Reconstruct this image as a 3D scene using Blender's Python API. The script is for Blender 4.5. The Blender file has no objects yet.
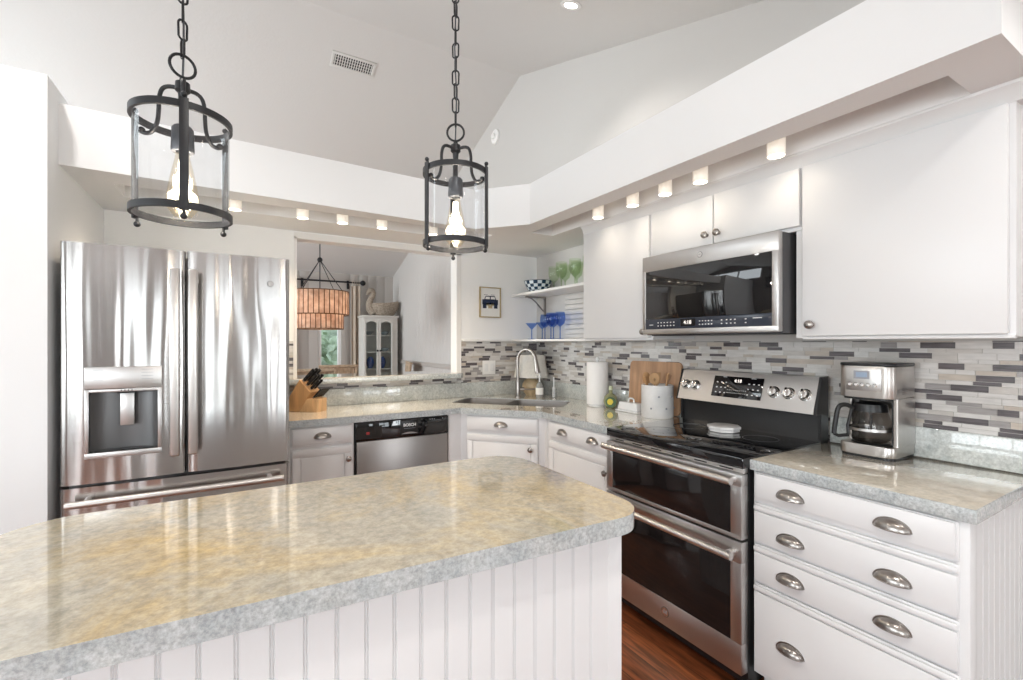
import bpy, bmesh, math, random
from mathutils import Vector, Matrix
from mathutils.geometry import tessellate_polygon
PI = math.pi
R = math.radians
random.seed(7)
S = bpy.context.scene
C = S.collection

# ------------------------------------------------------------------ camera, world, lights, exposure
cam_data = bpy.data.cameras.new('camera')
cam_data.sensor_width = 36.0
cam_data.lens = 461.1 / 1023 * 36
cam_data.shift_y = 2.49 / 1023
cam_data.clip_start = 0.02
cam = bpy.data.objects.new('camera', cam_data)
C.objects.link(cam)
cam.location = (0, 0, 1.3654)
cam.rotation_euler = (R(90), 0, -0.5346)
S.camera = cam

S.view_settings.view_transform = 'Standard'
S.view_settings.look = 'None'
S.view_settings.gamma = 1
S.view_settings.use_curve_mapping = False
S.view_settings.exposure = 0.08

W = bpy.data.worlds.new('world')
S.world = W
W.use_nodes = True
bg = W.node_tree.nodes['Background']
bg.inputs[0].default_value = (0.80, 0.88, 1.0, 1)
bg.inputs[1].default_value = 1.6


def area(name, loc, rot, sx, sy, power, col=(1, 1, 1), shape='RECTANGLE', spread=180):
    l = bpy.data.lights.new(name, 'AREA')
    l.shape = shape
    l.size = sx
    l.size_y = sy
    l.energy = power
    l.color = col
    l.spread = R(spread)
    o = bpy.data.objects.new(name, l)
    C.objects.link(o)
    o.location = loc
    o.rotation_euler = rot
    return o


# daylight at rear, side and dining glazing; three further windows are added for light
area('daylight_rear_door', (-1.45, -6.15, 1.2), (R(96), 0, 0), 1.0, 2.0, 26, (0.955, 0.98, 1.0))
area('daylight_rear_narrow', (0.50, -6.15, 1.4), (R(96), 0, 0), 0.34, 1.7, 9, (0.955, 0.98, 1.0))
area('daylight_rear_window', (1.70, -6.15, 1.4), (R(96), 0, 0), 0.95, 1.7, 24, (0.955, 0.98, 1.0))
area('daylight_side_window', (-3.35, 0.4, 1.45), (R(97), 0, R(-90)), 2.4, 1.5, 80, (0.955, 0.98, 1.0))
area('added_fill_side_rear', (-3.35, -3.6, 1.45), (R(97), 0, R(-75)), 2.8, 1.5, 138, (0.955, 0.98, 1.0))  # lamp of an added left window, kept out of the fridge reflection
area('added_fill_right', (2.52, -3.4, 1.45), (R(97), 0, R(72)), 2.0, 1.5, 108, (0.955, 0.98, 1.0))  # lamp of an added right window, a main source outside the mirror view
area('added_fill_gable', (-3.35, 3.79, 3.05), (R(88), 0, R(-90)), 3.0, 0.9, 40, (0.955, 0.98, 1.0))  # lamp of an added high window, put in to lift the ceiling
area('daylight_dining_window', (0.0, 8.3, 1.35), (R(90), 0, R(180)), 0.5, 0.9, 8, (0.95, 0.98, 1.0))
area('daylight_dining_side', (-3.35, 5.8, 1.45), (R(95), 0, R(-90)), 2.2, 1.5, 190, (0.955, 0.98, 1.0))
# visible ceiling downlight first, then added fill ones (their trims are built further down)
DOWN = [(1.737, 2.225), (-0.9, 2.0), (0.4, 0.2), (1.7, -0.2), (-1.6, 0.0), (0.4, -2.6), (-1.6, -2.6)]


# ------------------------------------------------------------------ materials
MATS = {}


def newmat(name):
    m = bpy.data.materials.new(name)
    m.use_nodes = True
    MATS[name] = m
    nt = m.node_tree
    return m, nt, nt.nodes['Principled BSDF'], nt.nodes, nt.links


def pmat(name, col, rough=0.5, metal=0.0, spec=0.5, coat=0.0, noise=0.0, nscale=6.0, bump=0.0, bscale=60.0,
         stretch=(1, 1, 1), emit=None, estr=0.0, trans=0.0, ior=1.45, sub=0.0, croug=0.05):
    """Principled material with a little procedural colour variation and bump."""
    m, nt, b, N, L = newmat(name)
    b.inputs['Base Color'].default_value = (*col, 1)
    b.inputs['Roughness'].default_value = rough
    b.inputs['Metallic'].default_value = metal
    b.inputs['Specular IOR Level'].default_value = spec
    b.inputs['Coat Weight'].default_value = coat
    b.inputs['Coat Roughness'].default_value = croug
    b.inputs['Transmission Weight'].default_value = trans
    b.inputs['IOR'].default_value = ior
    if emit:
        b.inputs['Emission Color'].default_value = (*emit, 1)
        b.inputs['Emission Strength'].default_value = estr
    if noise > 0 or bump > 0:
        tc = N.new('ShaderNodeTexCoord')
        mp = N.new('ShaderNodeMapping')
        mp.inputs['Scale'].default_value = stretch
        L.new(tc.outputs['Object'], mp.inputs['Vector'])
    if noise > 0:
        n = N.new('ShaderNodeTexNoise')
        n.inputs['Scale'].default_value = nscale
        n.inputs['Detail'].default_value = 5
        L.new(mp.outputs[0], n.inputs['Vector'])
        r = N.new('ShaderNodeValToRGB')
        r.color_ramp.elements[0].position = 0.3
        r.color_ramp.elements[1].position = 0.7
        r.color_ramp.elements[0].color = (*[max(0, c * (1 - noise)) for c in col], 1)
        r.color_ramp.elements[1].color = (*[min(1, c * (1 + noise)) for c in col], 1)
        L.new(n.outputs['Fac'], r.inputs[0])
        L.new(r.outputs[0], b.inputs['Base Color'])
    if bump > 0:
        n2 = N.new('ShaderNodeTexNoise')
        n2.inputs['Scale'].default_value = bscale
        n2.inputs['Detail'].default_value = 3
        L.new(mp.outputs[0], n2.inputs['Vector'])
        bp = N.new('ShaderNodeBump')
        bp.inputs['Strength'].default_value = bump
        bp.inputs['Distance'].default_value = 0.01
        L.new(n2.outputs['Fac'], bp.inputs['Height'])
        L.new(bp.outputs[0], b.inputs['Normal'])
    return m


def glassmat(name, tint=(1, 1, 1), refl=1.0, rough=0.0):
    """thin clear glass: transparent with a fresnel reflection"""
    m, nt, b, N, L = newmat(name)
    N.remove(b)
    t = N.new('ShaderNodeBsdfTransparent')
    t.inputs[0].default_value = (*tint, 1)
    g = N.new('ShaderNodeBsdfGlossy')
    g.inputs['Roughness'].default_value = rough
    f = N.new('ShaderNodeLayerWeight')
    f.inputs[0].default_value = 0.5
    pw = N.new('ShaderNodeMath')
    pw.operation = 'POWER'
    pw.inputs[1].default_value = 5.0
    L.new(f.outputs['Facing'], pw.inputs[0])
    mm = N.new('ShaderNodeMath')
    mm.operation = 'MULTIPLY_ADD'
    mm.inputs[1].default_value = 0.32 * refl
    mm.inputs[2].default_value = 0.02 * refl
    mm.use_clamp = True
    L.new(pw.outputs[0], mm.inputs[0])
    mx = N.new('ShaderNodeMixShader')
    L.new(mm.outputs[0], mx.inputs[0])
    L.new(t.outputs[0], mx.inputs[1])
    L.new(g.outputs[0], mx.inputs[2])
    L.new(mx.outputs[0], N['Material Output'].inputs[0])
    return m


def emitmat(name, col, s):
    m, nt, b, N, L = newmat(name)
    N.remove(b)
    e = N.new('ShaderNodeEmission')
    e.inputs[0].default_value = (*col, 1)
    e.inputs[1].default_value = s
    L.new(e.outputs[0], N['Material Output'].inputs[0])
    return m


def stonemat(name, c_lo, c_hi, c_spot, spot_amt, c_vein, scale=2.6, rough=0.14, grain=0.35, grainscale=70, vein=0.75):
    """mottled polished counter stone"""
    m, nt, b, N, L = newmat(name)
    tc = N.new('ShaderNodeTexCoord')

    def noise(sc, det, dist=0.0, rgh=0.55, loc=(0, 0, 0), stretch=(1, 1, 1)):
        mp = N.new('ShaderNodeMapping')
        mp.inputs['Location'].default_value = loc
        mp.inputs['Scale'].default_value = stretch
        L.new(tc.outputs['Object'], mp.inputs['Vector'])
        n = N.new('ShaderNodeTexNoise')
        n.inputs['Scale'].default_value = sc
        n.inputs['Detail'].default_value = det
        n.inputs['Roughness'].default_value = rgh
        n.inputs['Distortion'].default_value = dist
        L.new(mp.outputs[0], n.inputs['Vector'])
        return n.outputs['Fac']

    def ramp(src, p0, p1):
        r = N.new('ShaderNodeMapRange')
        r.inputs['From Min'].default_value = p0
        r.inputs['From Max'].default_value = p1
        L.new(src, r.inputs['Value'])
        return r.outputs[0]

    def mix(f, a, bb, mode='MIX'):
        x = N.new('ShaderNodeMix')
        x.data_type = 'RGBA'
        x.blend_type = mode
        if isinstance(f, float):
            x.inputs[0].default_value = f
        else:
            L.new(f, x.inputs[0])
        for i, v in ((6, a), (7, bb)):
            if isinstance(v, tuple):
                x.inputs[i].default_value = (*v, 1)
            else:
                L.new(v, x.inputs[i])
        return x.outputs[2]

    base = mix(ramp(noise(scale, 12, 0.9, 0.72), 0.34, 0.66), c_lo, c_hi)
    sp = N.new('ShaderNodeMath')
    sp.operation = 'MULTIPLY'
    sp.inputs[1].default_value = spot_amt
    L.new(ramp(noise(scale * 0.9, 12, 0.8, 0.7, (3.1, 1.7, 0)), 0.46, 0.72), sp.inputs[0])
    base = mix(sp.outputs[0], base, c_spot)
    vn = N.new('ShaderNodeMath')
    vn.operation = 'MULTIPLY'
    vn.inputs[1].default_value = vein
    L.new(ramp(noise(scale * 2.0, 10, 0.8, 0.75, (7, 2, 1), (1, 1.3, 1)), 0.52, 0.70), vn.inputs[0])
    base = mix(vn.outputs[0], base, c_vein)
    gr = ramp(noise(grainscale, 4, 0, 0.7), 0.35, 0.65)
    gm = N.new('ShaderNodeMath')
    gm.operation = 'MULTIPLY_ADD'
    gm.inputs[1].default_value = grain
    gm.inputs[2].default_value = 1 - grain / 2
    L.new(gr, gm.inputs[0])
    out = mix(1.0, base, gm.outputs[0], 'MULTIPLY')
    L.new(out, b.inputs['Base Color'])
    b.inputs['Roughness'].default_value = rough
    b.inputs['Specular IOR Level'].default_value = 0.5
    b.inputs['Coat Weight'].default_value = 1.0
    b.inputs['Coat Roughness'].default_value = 0.02
    return m


def steelmat(name, col=(0.62, 0.60, 0.585), rough=0.24, stretch=(1, 1, 1), bstr=0.12, dist=0.02, bsc=3.0, brush=(1, 1, 120), aniso=0.0):
    m, nt, b, N, L = newmat(name)
    if aniso:
        tg = N.new('ShaderNodeTangent')
        tg.direction_type = 'RADIAL'
        tg.axis = 'Z'
        b.inputs['Anisotropic'].default_value = aniso
        b.inputs['Anisotropic Rotation'].default_value = 0.25
        L.new(tg.outputs[0], b.inputs['Tangent'])
    b.inputs['Metallic'].default_value = 1
    b.inputs['Base Color'].default_value = (*col, 1)
    tc = N.new('ShaderNodeTexCoord')
    mp = N.new('ShaderNodeMapping')
    mp.inputs['Scale'].default_value = brush
    L.new(tc.outputs['Object'], mp.inputs['Vector'])
    n = N.new('ShaderNodeTexNoise')
    n.inputs['Scale'].default_value = 4
    n.inputs['Detail'].default_value = 4
    L.new(mp.outputs[0], n.inputs['Vector'])
    mr = N.new('ShaderNodeMapRange')
    mr.inputs['To Min'].default_value = rough - 0.05
    mr.inputs['To Max'].default_value = rough + 0.07
    L.new(n.outputs['Fac'], mr.inputs['Value'])
    L.new(mr.outputs[0], b.inputs['Roughness'])
    mp2 = N.new('ShaderNodeMapping')
    mp2.inputs['Scale'].default_value = stretch
    L.new(tc.outputs['Object'], mp2.inputs['Vector'])
    n2 = N.new('ShaderNodeTexNoise')
    n2.inputs['Scale'].default_value = bsc
    n2.inputs['Detail'].default_value = 1
    L.new(mp2.outputs[0], n2.inputs['Vector'])
    bp = N.new('ShaderNodeBump')
    bp.inputs['Strength'].default_value = bstr
    bp.inputs['Distance'].default_value = dist
    L.new(n2.outputs['Fac'], bp.inputs['Height'])
    L.new(bp.outputs[0], b.inputs['Normal'])
    return m


def woodfloor(name):
    m, nt, b, N, L = newmat(name)
    tc = N.new('ShaderNodeTexCoord')
    mp = N.new('ShaderNodeMapping')
    mp.inputs['Rotation'].default_value = (0, 0, R(90))
    L.new(tc.outputs['Object'], mp.inputs['Vector'])
    br = N.new('ShaderNodeTexBrick')
    br.inputs['Scale'].default_value = 1
    br.inputs['Brick Width'].default_value = 1.1
    br.inputs['Row Height'].default_value = 0.125
    br.inputs['Mortar Size'].default_value = 0.0015
    br.inputs['Color1'].default_value = (0.13, 0.036, 0.014, 1)
    br.inputs['Color2'].default_value = (0.36, 0.125, 0.05, 1)
    br.inputs['Mortar'].default_value = (0.02, 0.006, 0.003, 1)
    L.new(mp.outputs[0], br.inputs['Vector'])
    mp2 = N.new('ShaderNodeMapping')
    mp2.inputs['Scale'].default_value = (14, 1.2, 1)
    L.new(tc.outputs['Object'], mp2.inputs['Vector'])
    n = N.new('ShaderNodeTexNoise')
    n.inputs['Scale'].default_value = 4
    n.inputs['Detail'].default_value = 8
    n.inputs['Distortion'].default_value = 0.6
    L.new(mp2.outputs[0], n.inputs['Vector'])
    r = N.new('ShaderNodeValToRGB')
    r.color_ramp.elements[0].position = 0.3
    r.color_ramp.elements[0].color = (0.3, 0.3, 0.3, 1)
    r.color_ramp.elements[1].position = 0.7
    r.color_ramp.elements[1].color = (1.5, 1.4, 1.3, 1)
    L.new(n.outputs['Fac'], r.inputs[0])
    x = N.new('ShaderNodeMix')
    x.data_type = 'RGBA'
    x.blend_type = 'MULTIPLY'
    x.inputs[0].default_value = 1
    L.new(br.outputs['Color'], x.inputs[6])
    L.new(r.outputs[0], x.inputs[7])
    L.new(x.outputs[2], b.inputs['Base Color'])
    b.inputs['Roughness'].default_value = 0.3
    return m


def checkmat(name, c1, c2, su, sv, rough=0.15):
    m, nt, b, N, L = newmat(name)
    uv = N.new('ShaderNodeUVMap')
    mp = N.new('ShaderNodeMapping')
    mp.inputs['Scale'].default_value = (su, sv, 1)
    L.new(uv.outputs[0], mp.inputs['Vector'])
    ck = N.new('ShaderNodeTexChecker')
    ck.inputs['Scale'].default_value = 1
    ck.inputs['Color1'].default_value = (*c1, 1)
    ck.inputs['Color2'].default_value = (*c2, 1)
    L.new(mp.outputs[0], ck.inputs['Vector'])
    L.new(ck.outputs[0], b.inputs['Base Color'])
    b.inputs['Roughness'].default_value = rough
    return m


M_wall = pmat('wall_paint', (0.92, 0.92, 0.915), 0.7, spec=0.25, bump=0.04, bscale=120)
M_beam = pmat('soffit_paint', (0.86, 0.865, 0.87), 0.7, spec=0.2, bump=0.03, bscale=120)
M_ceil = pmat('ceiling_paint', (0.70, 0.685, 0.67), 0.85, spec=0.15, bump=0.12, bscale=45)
M_under = M_beam
M_reardim = pmat('dim_reflection_paint', (0.34, 0.33, 0.315), 0.8, spec=0.2)  # darkened so the unseen walls look dim in the steel's reflection
M_cab = pmat('cabinet_paint', (0.76, 0.76, 0.765), 0.32, spec=0.4, bump=0.015, bscale=90)
M_trimp = pmat('trim_paint', (0.84, 0.83, 0.815), 0.35, spec=0.4)
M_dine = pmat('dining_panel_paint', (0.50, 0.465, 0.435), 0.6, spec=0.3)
M_black = pmat('black_plastic', (0.012, 0.012, 0.013), 0.3)
M_blackg = pmat('black_glass', (0.006, 0.006, 0.007), 0.03, spec=0.6, coat=0.5, croug=0.01)
M_ovenglass = pmat('oven_glass', (0.012, 0.010, 0.010), 0.06, spec=0.5)
M_iron = pmat('dark_iron', (0.014, 0.0145, 0.017), 0.45, spec=0.45, noise=0.25, nscale=30)
M_ironl = pmat('brushed_iron', (0.075, 0.08, 0.09), 0.42, metal=0.4)
M_nick = pmat('satin_nickel', (0.34, 0.315, 0.295), 0.28, metal=1.0)
M_chrome = pmat('chrome', (0.78, 0.77, 0.75), 0.12, metal=1.0)
M_steel = steelmat('stainless_fridge', (0.50, 0.485, 0.475), 0.16, (4.0, 4.0, 0.35), 0.5, 0.02, 2.4, (160, 160, 1), 0.8)
M_steelr = steelmat('stainless_range', (0.57, 0.555, 0.545), 0.33, (3, 3, 3), 0.04, 0.01, 3, (1, 1, 160))
M_satin = pmat('satin_handle', (0.66, 0.64, 0.62), 0.33, metal=1.0)
M_steelv = steelmat('stainless_coffee', (0.52, 0.49, 0.465), 0.30, (8, 8, 1), 0.15, 0.006, 4, (120, 120, 1), 0.5)
M_steeld = steelmat('stainless_dishwasher', (0.33, 0.31, 0.30), 0.33, (1, 1, 1), 0.05, 0.01, 3, (160, 160, 1))
M_sink = pmat('sink_steel', (0.27, 0.255, 0.245), 0.45, metal=0.6, noise=0.1)
M_dark = pmat('recess_grey', (0.13, 0.13, 0.132), 0.35, metal=0.5)
M_isl = stonemat('island_stone', (0.36, 0.34, 0.285), (0.52, 0.465, 0.355), (0.62, 0.42, 0.13), 0.80, (0.36, 0.36, 0.335), 1.9, 0.09, 0.42, 55, 0.55)
M_stone = stonemat('counter_stone', (0.56, 0.53, 0.46), (0.74, 0.68, 0.57), (0.62, 0.52, 0.38), 0.5, (0.50, 0.495, 0.45), 2.4, 0.10, 0.25, 50, 0.6)
M_edge = stonemat('stone_edge', (0.36, 0.395, 0.41), (0.53, 0.555, 0.555), (0.47, 0.48, 0.44), 0.3, (0.24, 0.28, 0.30), 9, 0.25, 0.50, 110, 0.6)
M_splash = stonemat('stone_upstand', (0.44, 0.475, 0.47), (0.60, 0.62, 0.60), (0.54, 0.54, 0.48), 0.4, (0.32, 0.36, 0.37), 9, 0.25, 0.40, 90, 0.6)
M_grout = pmat('grout', (0.55, 0.53, 0.50), 0.8, noise=0.1)
TILES = [pmat('tile_white', (0.64, 0.62, 0.60), 0.22, noise=0.10, nscale=16, stretch=(1, 1, 6)),
         pmat('tile_pearl', (0.54, 0.51, 0.48), 0.22, noise=0.12, nscale=16, stretch=(1, 1, 6)),
         pmat('tile_sand', (0.52, 0.46, 0.40), 0.25, noise=0.12, nscale=16, stretch=(1, 1, 6)),
         pmat('tile_grey', (0.34, 0.32, 0.315), 0.22, noise=0.18, nscale=16, stretch=(1, 1, 8)),
         pmat('tile_dark', (0.125, 0.112, 0.118), 0.2, noise=0.3, nscale=16, stretch=(1, 1, 8))]
M_floor = woodfloor('hardwood_planks')
M_glass = glassmat('clear_glass', (0.97, 0.975, 0.98), 1.3)
M_pane = glassmat('window_pane', (0.95, 0.97, 0.97), 0.8)
M_gglass = glassmat('green_glass', (0.84, 0.91, 0.78), 2.2)
M_bglass = glassmat('blue_glass', (0.48, 0.62, 0.90), 1.5)
M_bulb = glassmat('bulb_glass', (1.0, 0.96, 0.88), 1.0)
M_fil = emitmat('glowing_filament', (1.0, 0.90, 0.74), 22)
M_lens = emitmat('can_light_lens', (1.0, 0.88, 0.72), 14)
M_can = pmat('can_light_shell', (0.85, 0.82, 0.76), 0.4, emit=(1.0, 0.86, 0.70), estr=0.4)
M_wood = pmat('maple_block', (0.52, 0.29, 0.13), 0.4, noise=0.2, nscale=5, stretch=(8, 8, 1))
M_wood2 = pmat('beech_light', (0.60, 0.37, 0.19), 0.45, noise=0.2, nscale=6, stretch=(1, 8, 1))
M_board = pmat('bamboo_board', (0.50, 0.30, 0.18), 0.5, noise=0.18, nscale=5, stretch=(1, 8, 1))
M_marble = pmat('white_marble', (0.74, 0.73, 0.72), 0.25, noise=0.12, nscale=9)
M_cer = pmat('white_ceramic', (0.80, 0.80, 0.80), 0.15)
M_paper = pmat('paper_towel', (0.88, 0.87, 0.86), 0.9, bump=0.15, bscale=150)
M_linen = pmat('lamp_linen', (0.68, 0.66, 0.62), 0.9, noise=0.06, nscale=60)
M_clay = pmat('tan_crackle_ceramic', (0.55, 0.42, 0.26), 0.35, noise=0.25, nscale=20)
M_wick = pmat('wicker', (0.36, 0.30, 0.24), 0.8, noise=0.35, nscale=40, bump=0.6, bscale=90)
M_rattan = pmat('pale_rattan', (0.50, 0.38, 0.27), 0.7, noise=0.25, nscale=30, bump=0.3, bscale=80)
M_curt = pmat('curtain_fabric', (0.60, 0.51, 0.42), 0.9, noise=0.05, nscale=40)
M_hutch = pmat('hutch_paint', (0.66, 0.64, 0.60), 0.5, noise=0.05)
M_lcd = pmat('lcd_screen', (0.20, 0.25, 0.33), 0.3, emit=(0.35, 0.45, 0.6), estr=0.25)
M_print = pmat('printed_white', (0.75, 0.75, 0.75), 0.5)
M_printg = pmat('printed_grey', (0.30, 0.31, 0.34), 0.5)
M_ring = pmat('burner_print', (0.045, 0.045, 0.05), 0.3)
M_navy = pmat('panel_navy', (0.030, 0.036, 0.052), 0.15)
M_digit = emitmat('clock_digits', (1.0, 0.92, 0.85), 1.4)
M_ink = pmat('picture_ink', (0.02, 0.03, 0.07), 0.6)
M_gold = pmat('picture_gold', (0.50, 0.40, 0.24), 0.4, metal=0.4)
M_mat = pmat('picture_paper', (0.84, 0.83, 0.80), 0.7)
M_yel = pmat('label_yellow', (0.75, 0.60, 0.05), 0.4)
M_lgreen = pmat('label_green', (0.04, 0.10, 0.03), 0.4)
M_oil = glassmat('green_bottle_glass', (0.55, 0.55, 0.22), 1.2)
M_ventm = pmat('vent_enamel', (0.72, 0.71, 0.69), 0.4)
M_ventd = pmat('duct_dark', (0.05, 0.05, 0.05), 0.8)
M_red = pmat('badge_red', (0.35, 0.03, 0.03), 0.4)
M_check = checkmat('check_glaze', (0.015, 0.045, 0.09), (0.72, 0.78, 0.82), 20, 4)
M_ink2 = pmat('check_rim', (0.012, 0.03, 0.07), 0.2)
M_leaf = pmat('garden_leaves', (0.42, 0.50, 0.36), 0.7, noise=0.6, nscale=3)
M_grass = pmat('garden_lawn', (0.16, 0.24, 0.08), 0.9, noise=0.3, nscale=2)


# ------------------------------------------------------------------ mesh helpers
class MB:
    def __init__(self):
        self.bm = bmesh.new()
        self.mats = []
        self.uv = None

    def mi(self, m):
        if m not in self.mats:
            self.mats.append(m)
        return self.mats.index(m)

    def _fin(self, geom_faces, m):
        if m is not None:
            i = self.mi(m)
            for f in geom_faces:
                f.material_index = i

    def face(self, vs, m=None):
        v = [self.bm.verts.new(p) for p in vs]
        f = self.bm.faces.new(v)
        self._fin([f], m)
        return f

    def box(self, a, b, bev=0.0, m=None, seg=2, mat=None):
        x0, y0, z0 = [min(a[i], b[i]) for i in range(3)]
        x1, y1, z1 = [max(a[i], b[i]) for i in range(3)]
        P = [(x0, y0, z0), (x1, y0, z0), (x1, y1, z0), (x0, y1, z0), (x0, y0, z1), (x1, y0, z1), (x1, y1, z1), (x0, y1, z1)]
        if mat is not None:
            P = [mat @ Vector(p) for p in P]
        v = [self.bm.verts.new(p) for p in P]
        fs = [self.bm.faces.new([v[i] for i in q]) for q in
              [(0, 3, 2, 1), (4, 5, 6, 7), (0, 1, 5, 4), (1, 2, 6, 5), (2, 3, 7, 6), (3, 0, 4, 7)]]
        self._fin(fs, m)
        if bev > 0:
            es = list({e for f in fs for e in f.edges})
            bmesh.ops.bevel(self.bm, geom=es, offset=bev, segments=seg, profile=0.5, affect='EDGES', clamp_overlap=True)
        return self

    def prism(self, poly, z0, z1, m=None, mtop=None, bev=0.0, mat=None, axis='z'):
        """poly: list of (x, y), counter-clockwise; extruded along z (or mapped by mat)"""
        def tr(x, y, z):
            p = Vector((x, y, z))
            return mat @ p if mat is not None else p
        lo = [self.bm.verts.new(tr(x, y, z0)) for x, y in poly]
        hi = [self.bm.verts.new(tr(x, y, z1)) for x, y in poly]
        n = len(poly)
        fs = [self.bm.faces.new([lo[i], lo[(i + 1) % n], hi[(i + 1) % n], hi[i]]) for i in range(n)]
        fb = self.bm.faces.new(lo[::-1])
        ft = self.bm.faces.new(hi)
        self._fin(fs + [fb, ft], m)
        if mtop is not None:
            self._fin([ft], mtop)
        if bev > 0:
            es = list(ft.edges) + list(fb.edges)
            bmesh.ops.bevel(self.bm, geom=es, offset=bev, segments=2, profile=0.5, affect='EDGES', clamp_overlap=True)
        return self

    def tube(self, pts, r, seg=10, m=None, cap=True, closed=False, rs=None):
        pts = [Vector(p) for p in pts]
        n = len(pts)
        rings = []
        up = None
        for i, p in enumerate(pts):
            if closed:
                d = (pts[(i + 1) % n] - pts[i - 1]).normalized()
            else:
                d = (pts[min(i + 1, n - 1)] - pts[max(i - 1, 0)]).normalized()
            if up is None:
                up = Vector((0, 0, 1)) if abs(d.z) < 0.9 else Vector((1, 0, 0))
            x = d.cross(up)
            if x.length < 1e-6:
                x = d.orthogonal()
            x.normalize()
            y = x.cross(d).normalized()
            up = y
            rr = rs[i] if rs else r
            rings.append([self.bm.verts.new(p + x * rr * math.cos(2 * PI * k / seg) + y * rr * math.sin(2 * PI * k / seg)) for k in range(seg)])
        fs = []
        rng = range(n) if closed else range(n - 1)
        for i in rng:
            a, b = rings[i], rings[(i + 1) % n]
            for k in range(seg):
                fs.append(self.bm.faces.new([a[k], b[k], b[(k + 1) % seg], a[(k + 1) % seg]]))
        if cap and not closed:
            fs.append(self.bm.faces.new(rings[0]))
            fs.append(self.bm.faces.new(rings[-1][::-1]))
        self._fin(fs, m)
        return self

    def cyl(self, p0, p1, r, r1=None, seg=20, m=None):
        return self.tube([p0, p1], r, seg, m, rs=[r, r if r1 is None else r1])

    def lathe(self, prof, c=(0, 0, 0), seg=32, m=None, mat=None, uv=False):
        """prof: list of (r, z); revolved about z through c"""
        c = Vector(c)
        rings = []
        for r, z in prof:
            if r < 1e-6:
                p = Vector((0, 0, z))
                p = (mat @ p if mat is not None else p) + c
                rings.append([self.bm.verts.new(p)])
            else:
                ring = []
                for k in range(seg):
                    a = 2 * PI * k / seg
                    p = Vector((r * math.cos(a), r * math.sin(a), z))
                    p = (mat @ p if mat is not None else p) + c
                    ring.append(self.bm.verts.new(p))
                rings.append(ring)
        fs = []
        uvl = self.bm.loops.layers.uv.verify() if uv else None
        nr = len(rings)
        for i in range(nr - 1):
            a, b = rings[i], rings[i + 1]
            for k in range(seg):
                k2 = (k + 1) % seg
                if len(a) == 1 and len(b) == 1:
                    continue
                if len(a) == 1:
                    f = self.bm.faces.new([a[0], b[k2], b[k]])
                elif len(b) == 1:
                    f = self.bm.faces.new([a[k], a[k2], b[0]])
                else:
                    f = self.bm.faces.new([a[k], a[k2], b[k2], b[k]])
                    if uv:
                        U = [(k / seg, i / (nr - 1)), ((k + 1) / seg, i / (nr - 1)), ((k + 1) / seg, (i + 1) / (nr - 1)), (k / seg, (i + 1) / (nr - 1))]
                        for lp, q in zip(f.loops, U):
                            lp[uvl].uv = q
                fs.append(f)
        self._fin(fs, m)
        return self

    def sphere(self, c, r, m=None, seg=16, sc=(1, 1, 1)):
        prof = [(r * math.sin(PI * i / 10), -r * math.cos(PI * i / 10)) for i in range(11)]
        prof[0] = (0, -r)
        prof[-1] = (0, r)
        return self.lathe(prof, c, seg, m, mat=Matrix.Diagonal((*sc, 1)))

    def build(self, name, mat, parent=None, world=True, smooth=35, recalc=True, bevel=0):
        """links everything collected as ONE mesh object; world: the shapes are in world coordinates"""
        if recalc:
            bmesh.ops.recalc_face_normals(self.bm, faces=self.bm.faces)
        me = bpy.data.meshes.new(name)
        self.bm.to_mesh(me)
        self.bm.free()
        mats = self.mats if self.mats else [mat]
        for mm in mats:
            me.materials.append(mm if mm is not None else mat)
        for p in me.polygons:
            p.use_smooth = True
        me.set_sharp_from_angle(angle=R(smooth))
        o = bpy.data.objects.new(name, me)
        C.objects.link(o)
        if parent is not None:
            o.parent = parent
            if world:
                mw = world_of(parent)
                me.transform(mw.inverted())
        return o


def world_of(o):
    m = Matrix.LocRotScale(o.location, o.rotation_euler, o.scale)
    return world_of(o.parent) @ m if o.parent else m


def tag(o, label=None, cat=None, group=None, kind=None):
    if label: o['label'] = label
    if cat: o['category'] = cat
    if group: o['group'] = group
    if kind: o['kind'] = kind
    return o


def thing(name, label, cat, loc=(0, 0, 0), rz=0.0, group=None):
    o = bpy.data.objects.new(name, None)
    o.empty_display_size = 0.05
    C.objects.link(o)
    o.location = loc
    o.rotation_euler = (0, 0, rz)
    return tag(o, label, cat, group)


def copy_tree(o, parent=None):
    c = o.copy()
    C.objects.link(c)
    c.parent = parent
    for ch in [x for x in bpy.data.objects if x.parent == o]:
        copy_tree(ch, c)
    return c


def struct(name, mb, mat, parent=None, label=None):
    o = mb.build(name, mat, parent)
    o['kind'] = 'structure'
    if label: o['label'] = label
    return o


def origin_to(o, loc):
    """moves a single mesh thing's origin to its base"""
    o.data.transform(Matrix.Translation(-Vector(loc)))
    o.location = loc
    return o


def text_mesh(name, s, size, mat, M, parent, extrude=0.0004, bold=0.0):
    """lettering as a thin mesh; M maps text plane (x right, y up, z out) to the world"""
    cu = bpy.data.curves.new(name, 'FONT')
    cu.body = s
    cu.size = size
    cu.extrude = extrude
    cu.offset = bold
    cu.align_x = 'CENTER'
    cu.align_y = 'CENTER'
    t = bpy.data.objects.new(name, cu)
    C.objects.link(t)
    dg = bpy.context.evaluated_depsgraph_get()
    me = bpy.data.meshes.new_from_object(t.evaluated_get(dg))
    bpy.data.objects.remove(t)
    bpy.data.curves.remove(cu)
    me.transform(M)
    me.materials.clear()
    me.materials.append(mat)
    o = bpy.data.objects.new(name, me)
    C.objects.link(o)
    o.parent = parent
    me.transform(world_of(parent).inverted())
    return o


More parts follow.
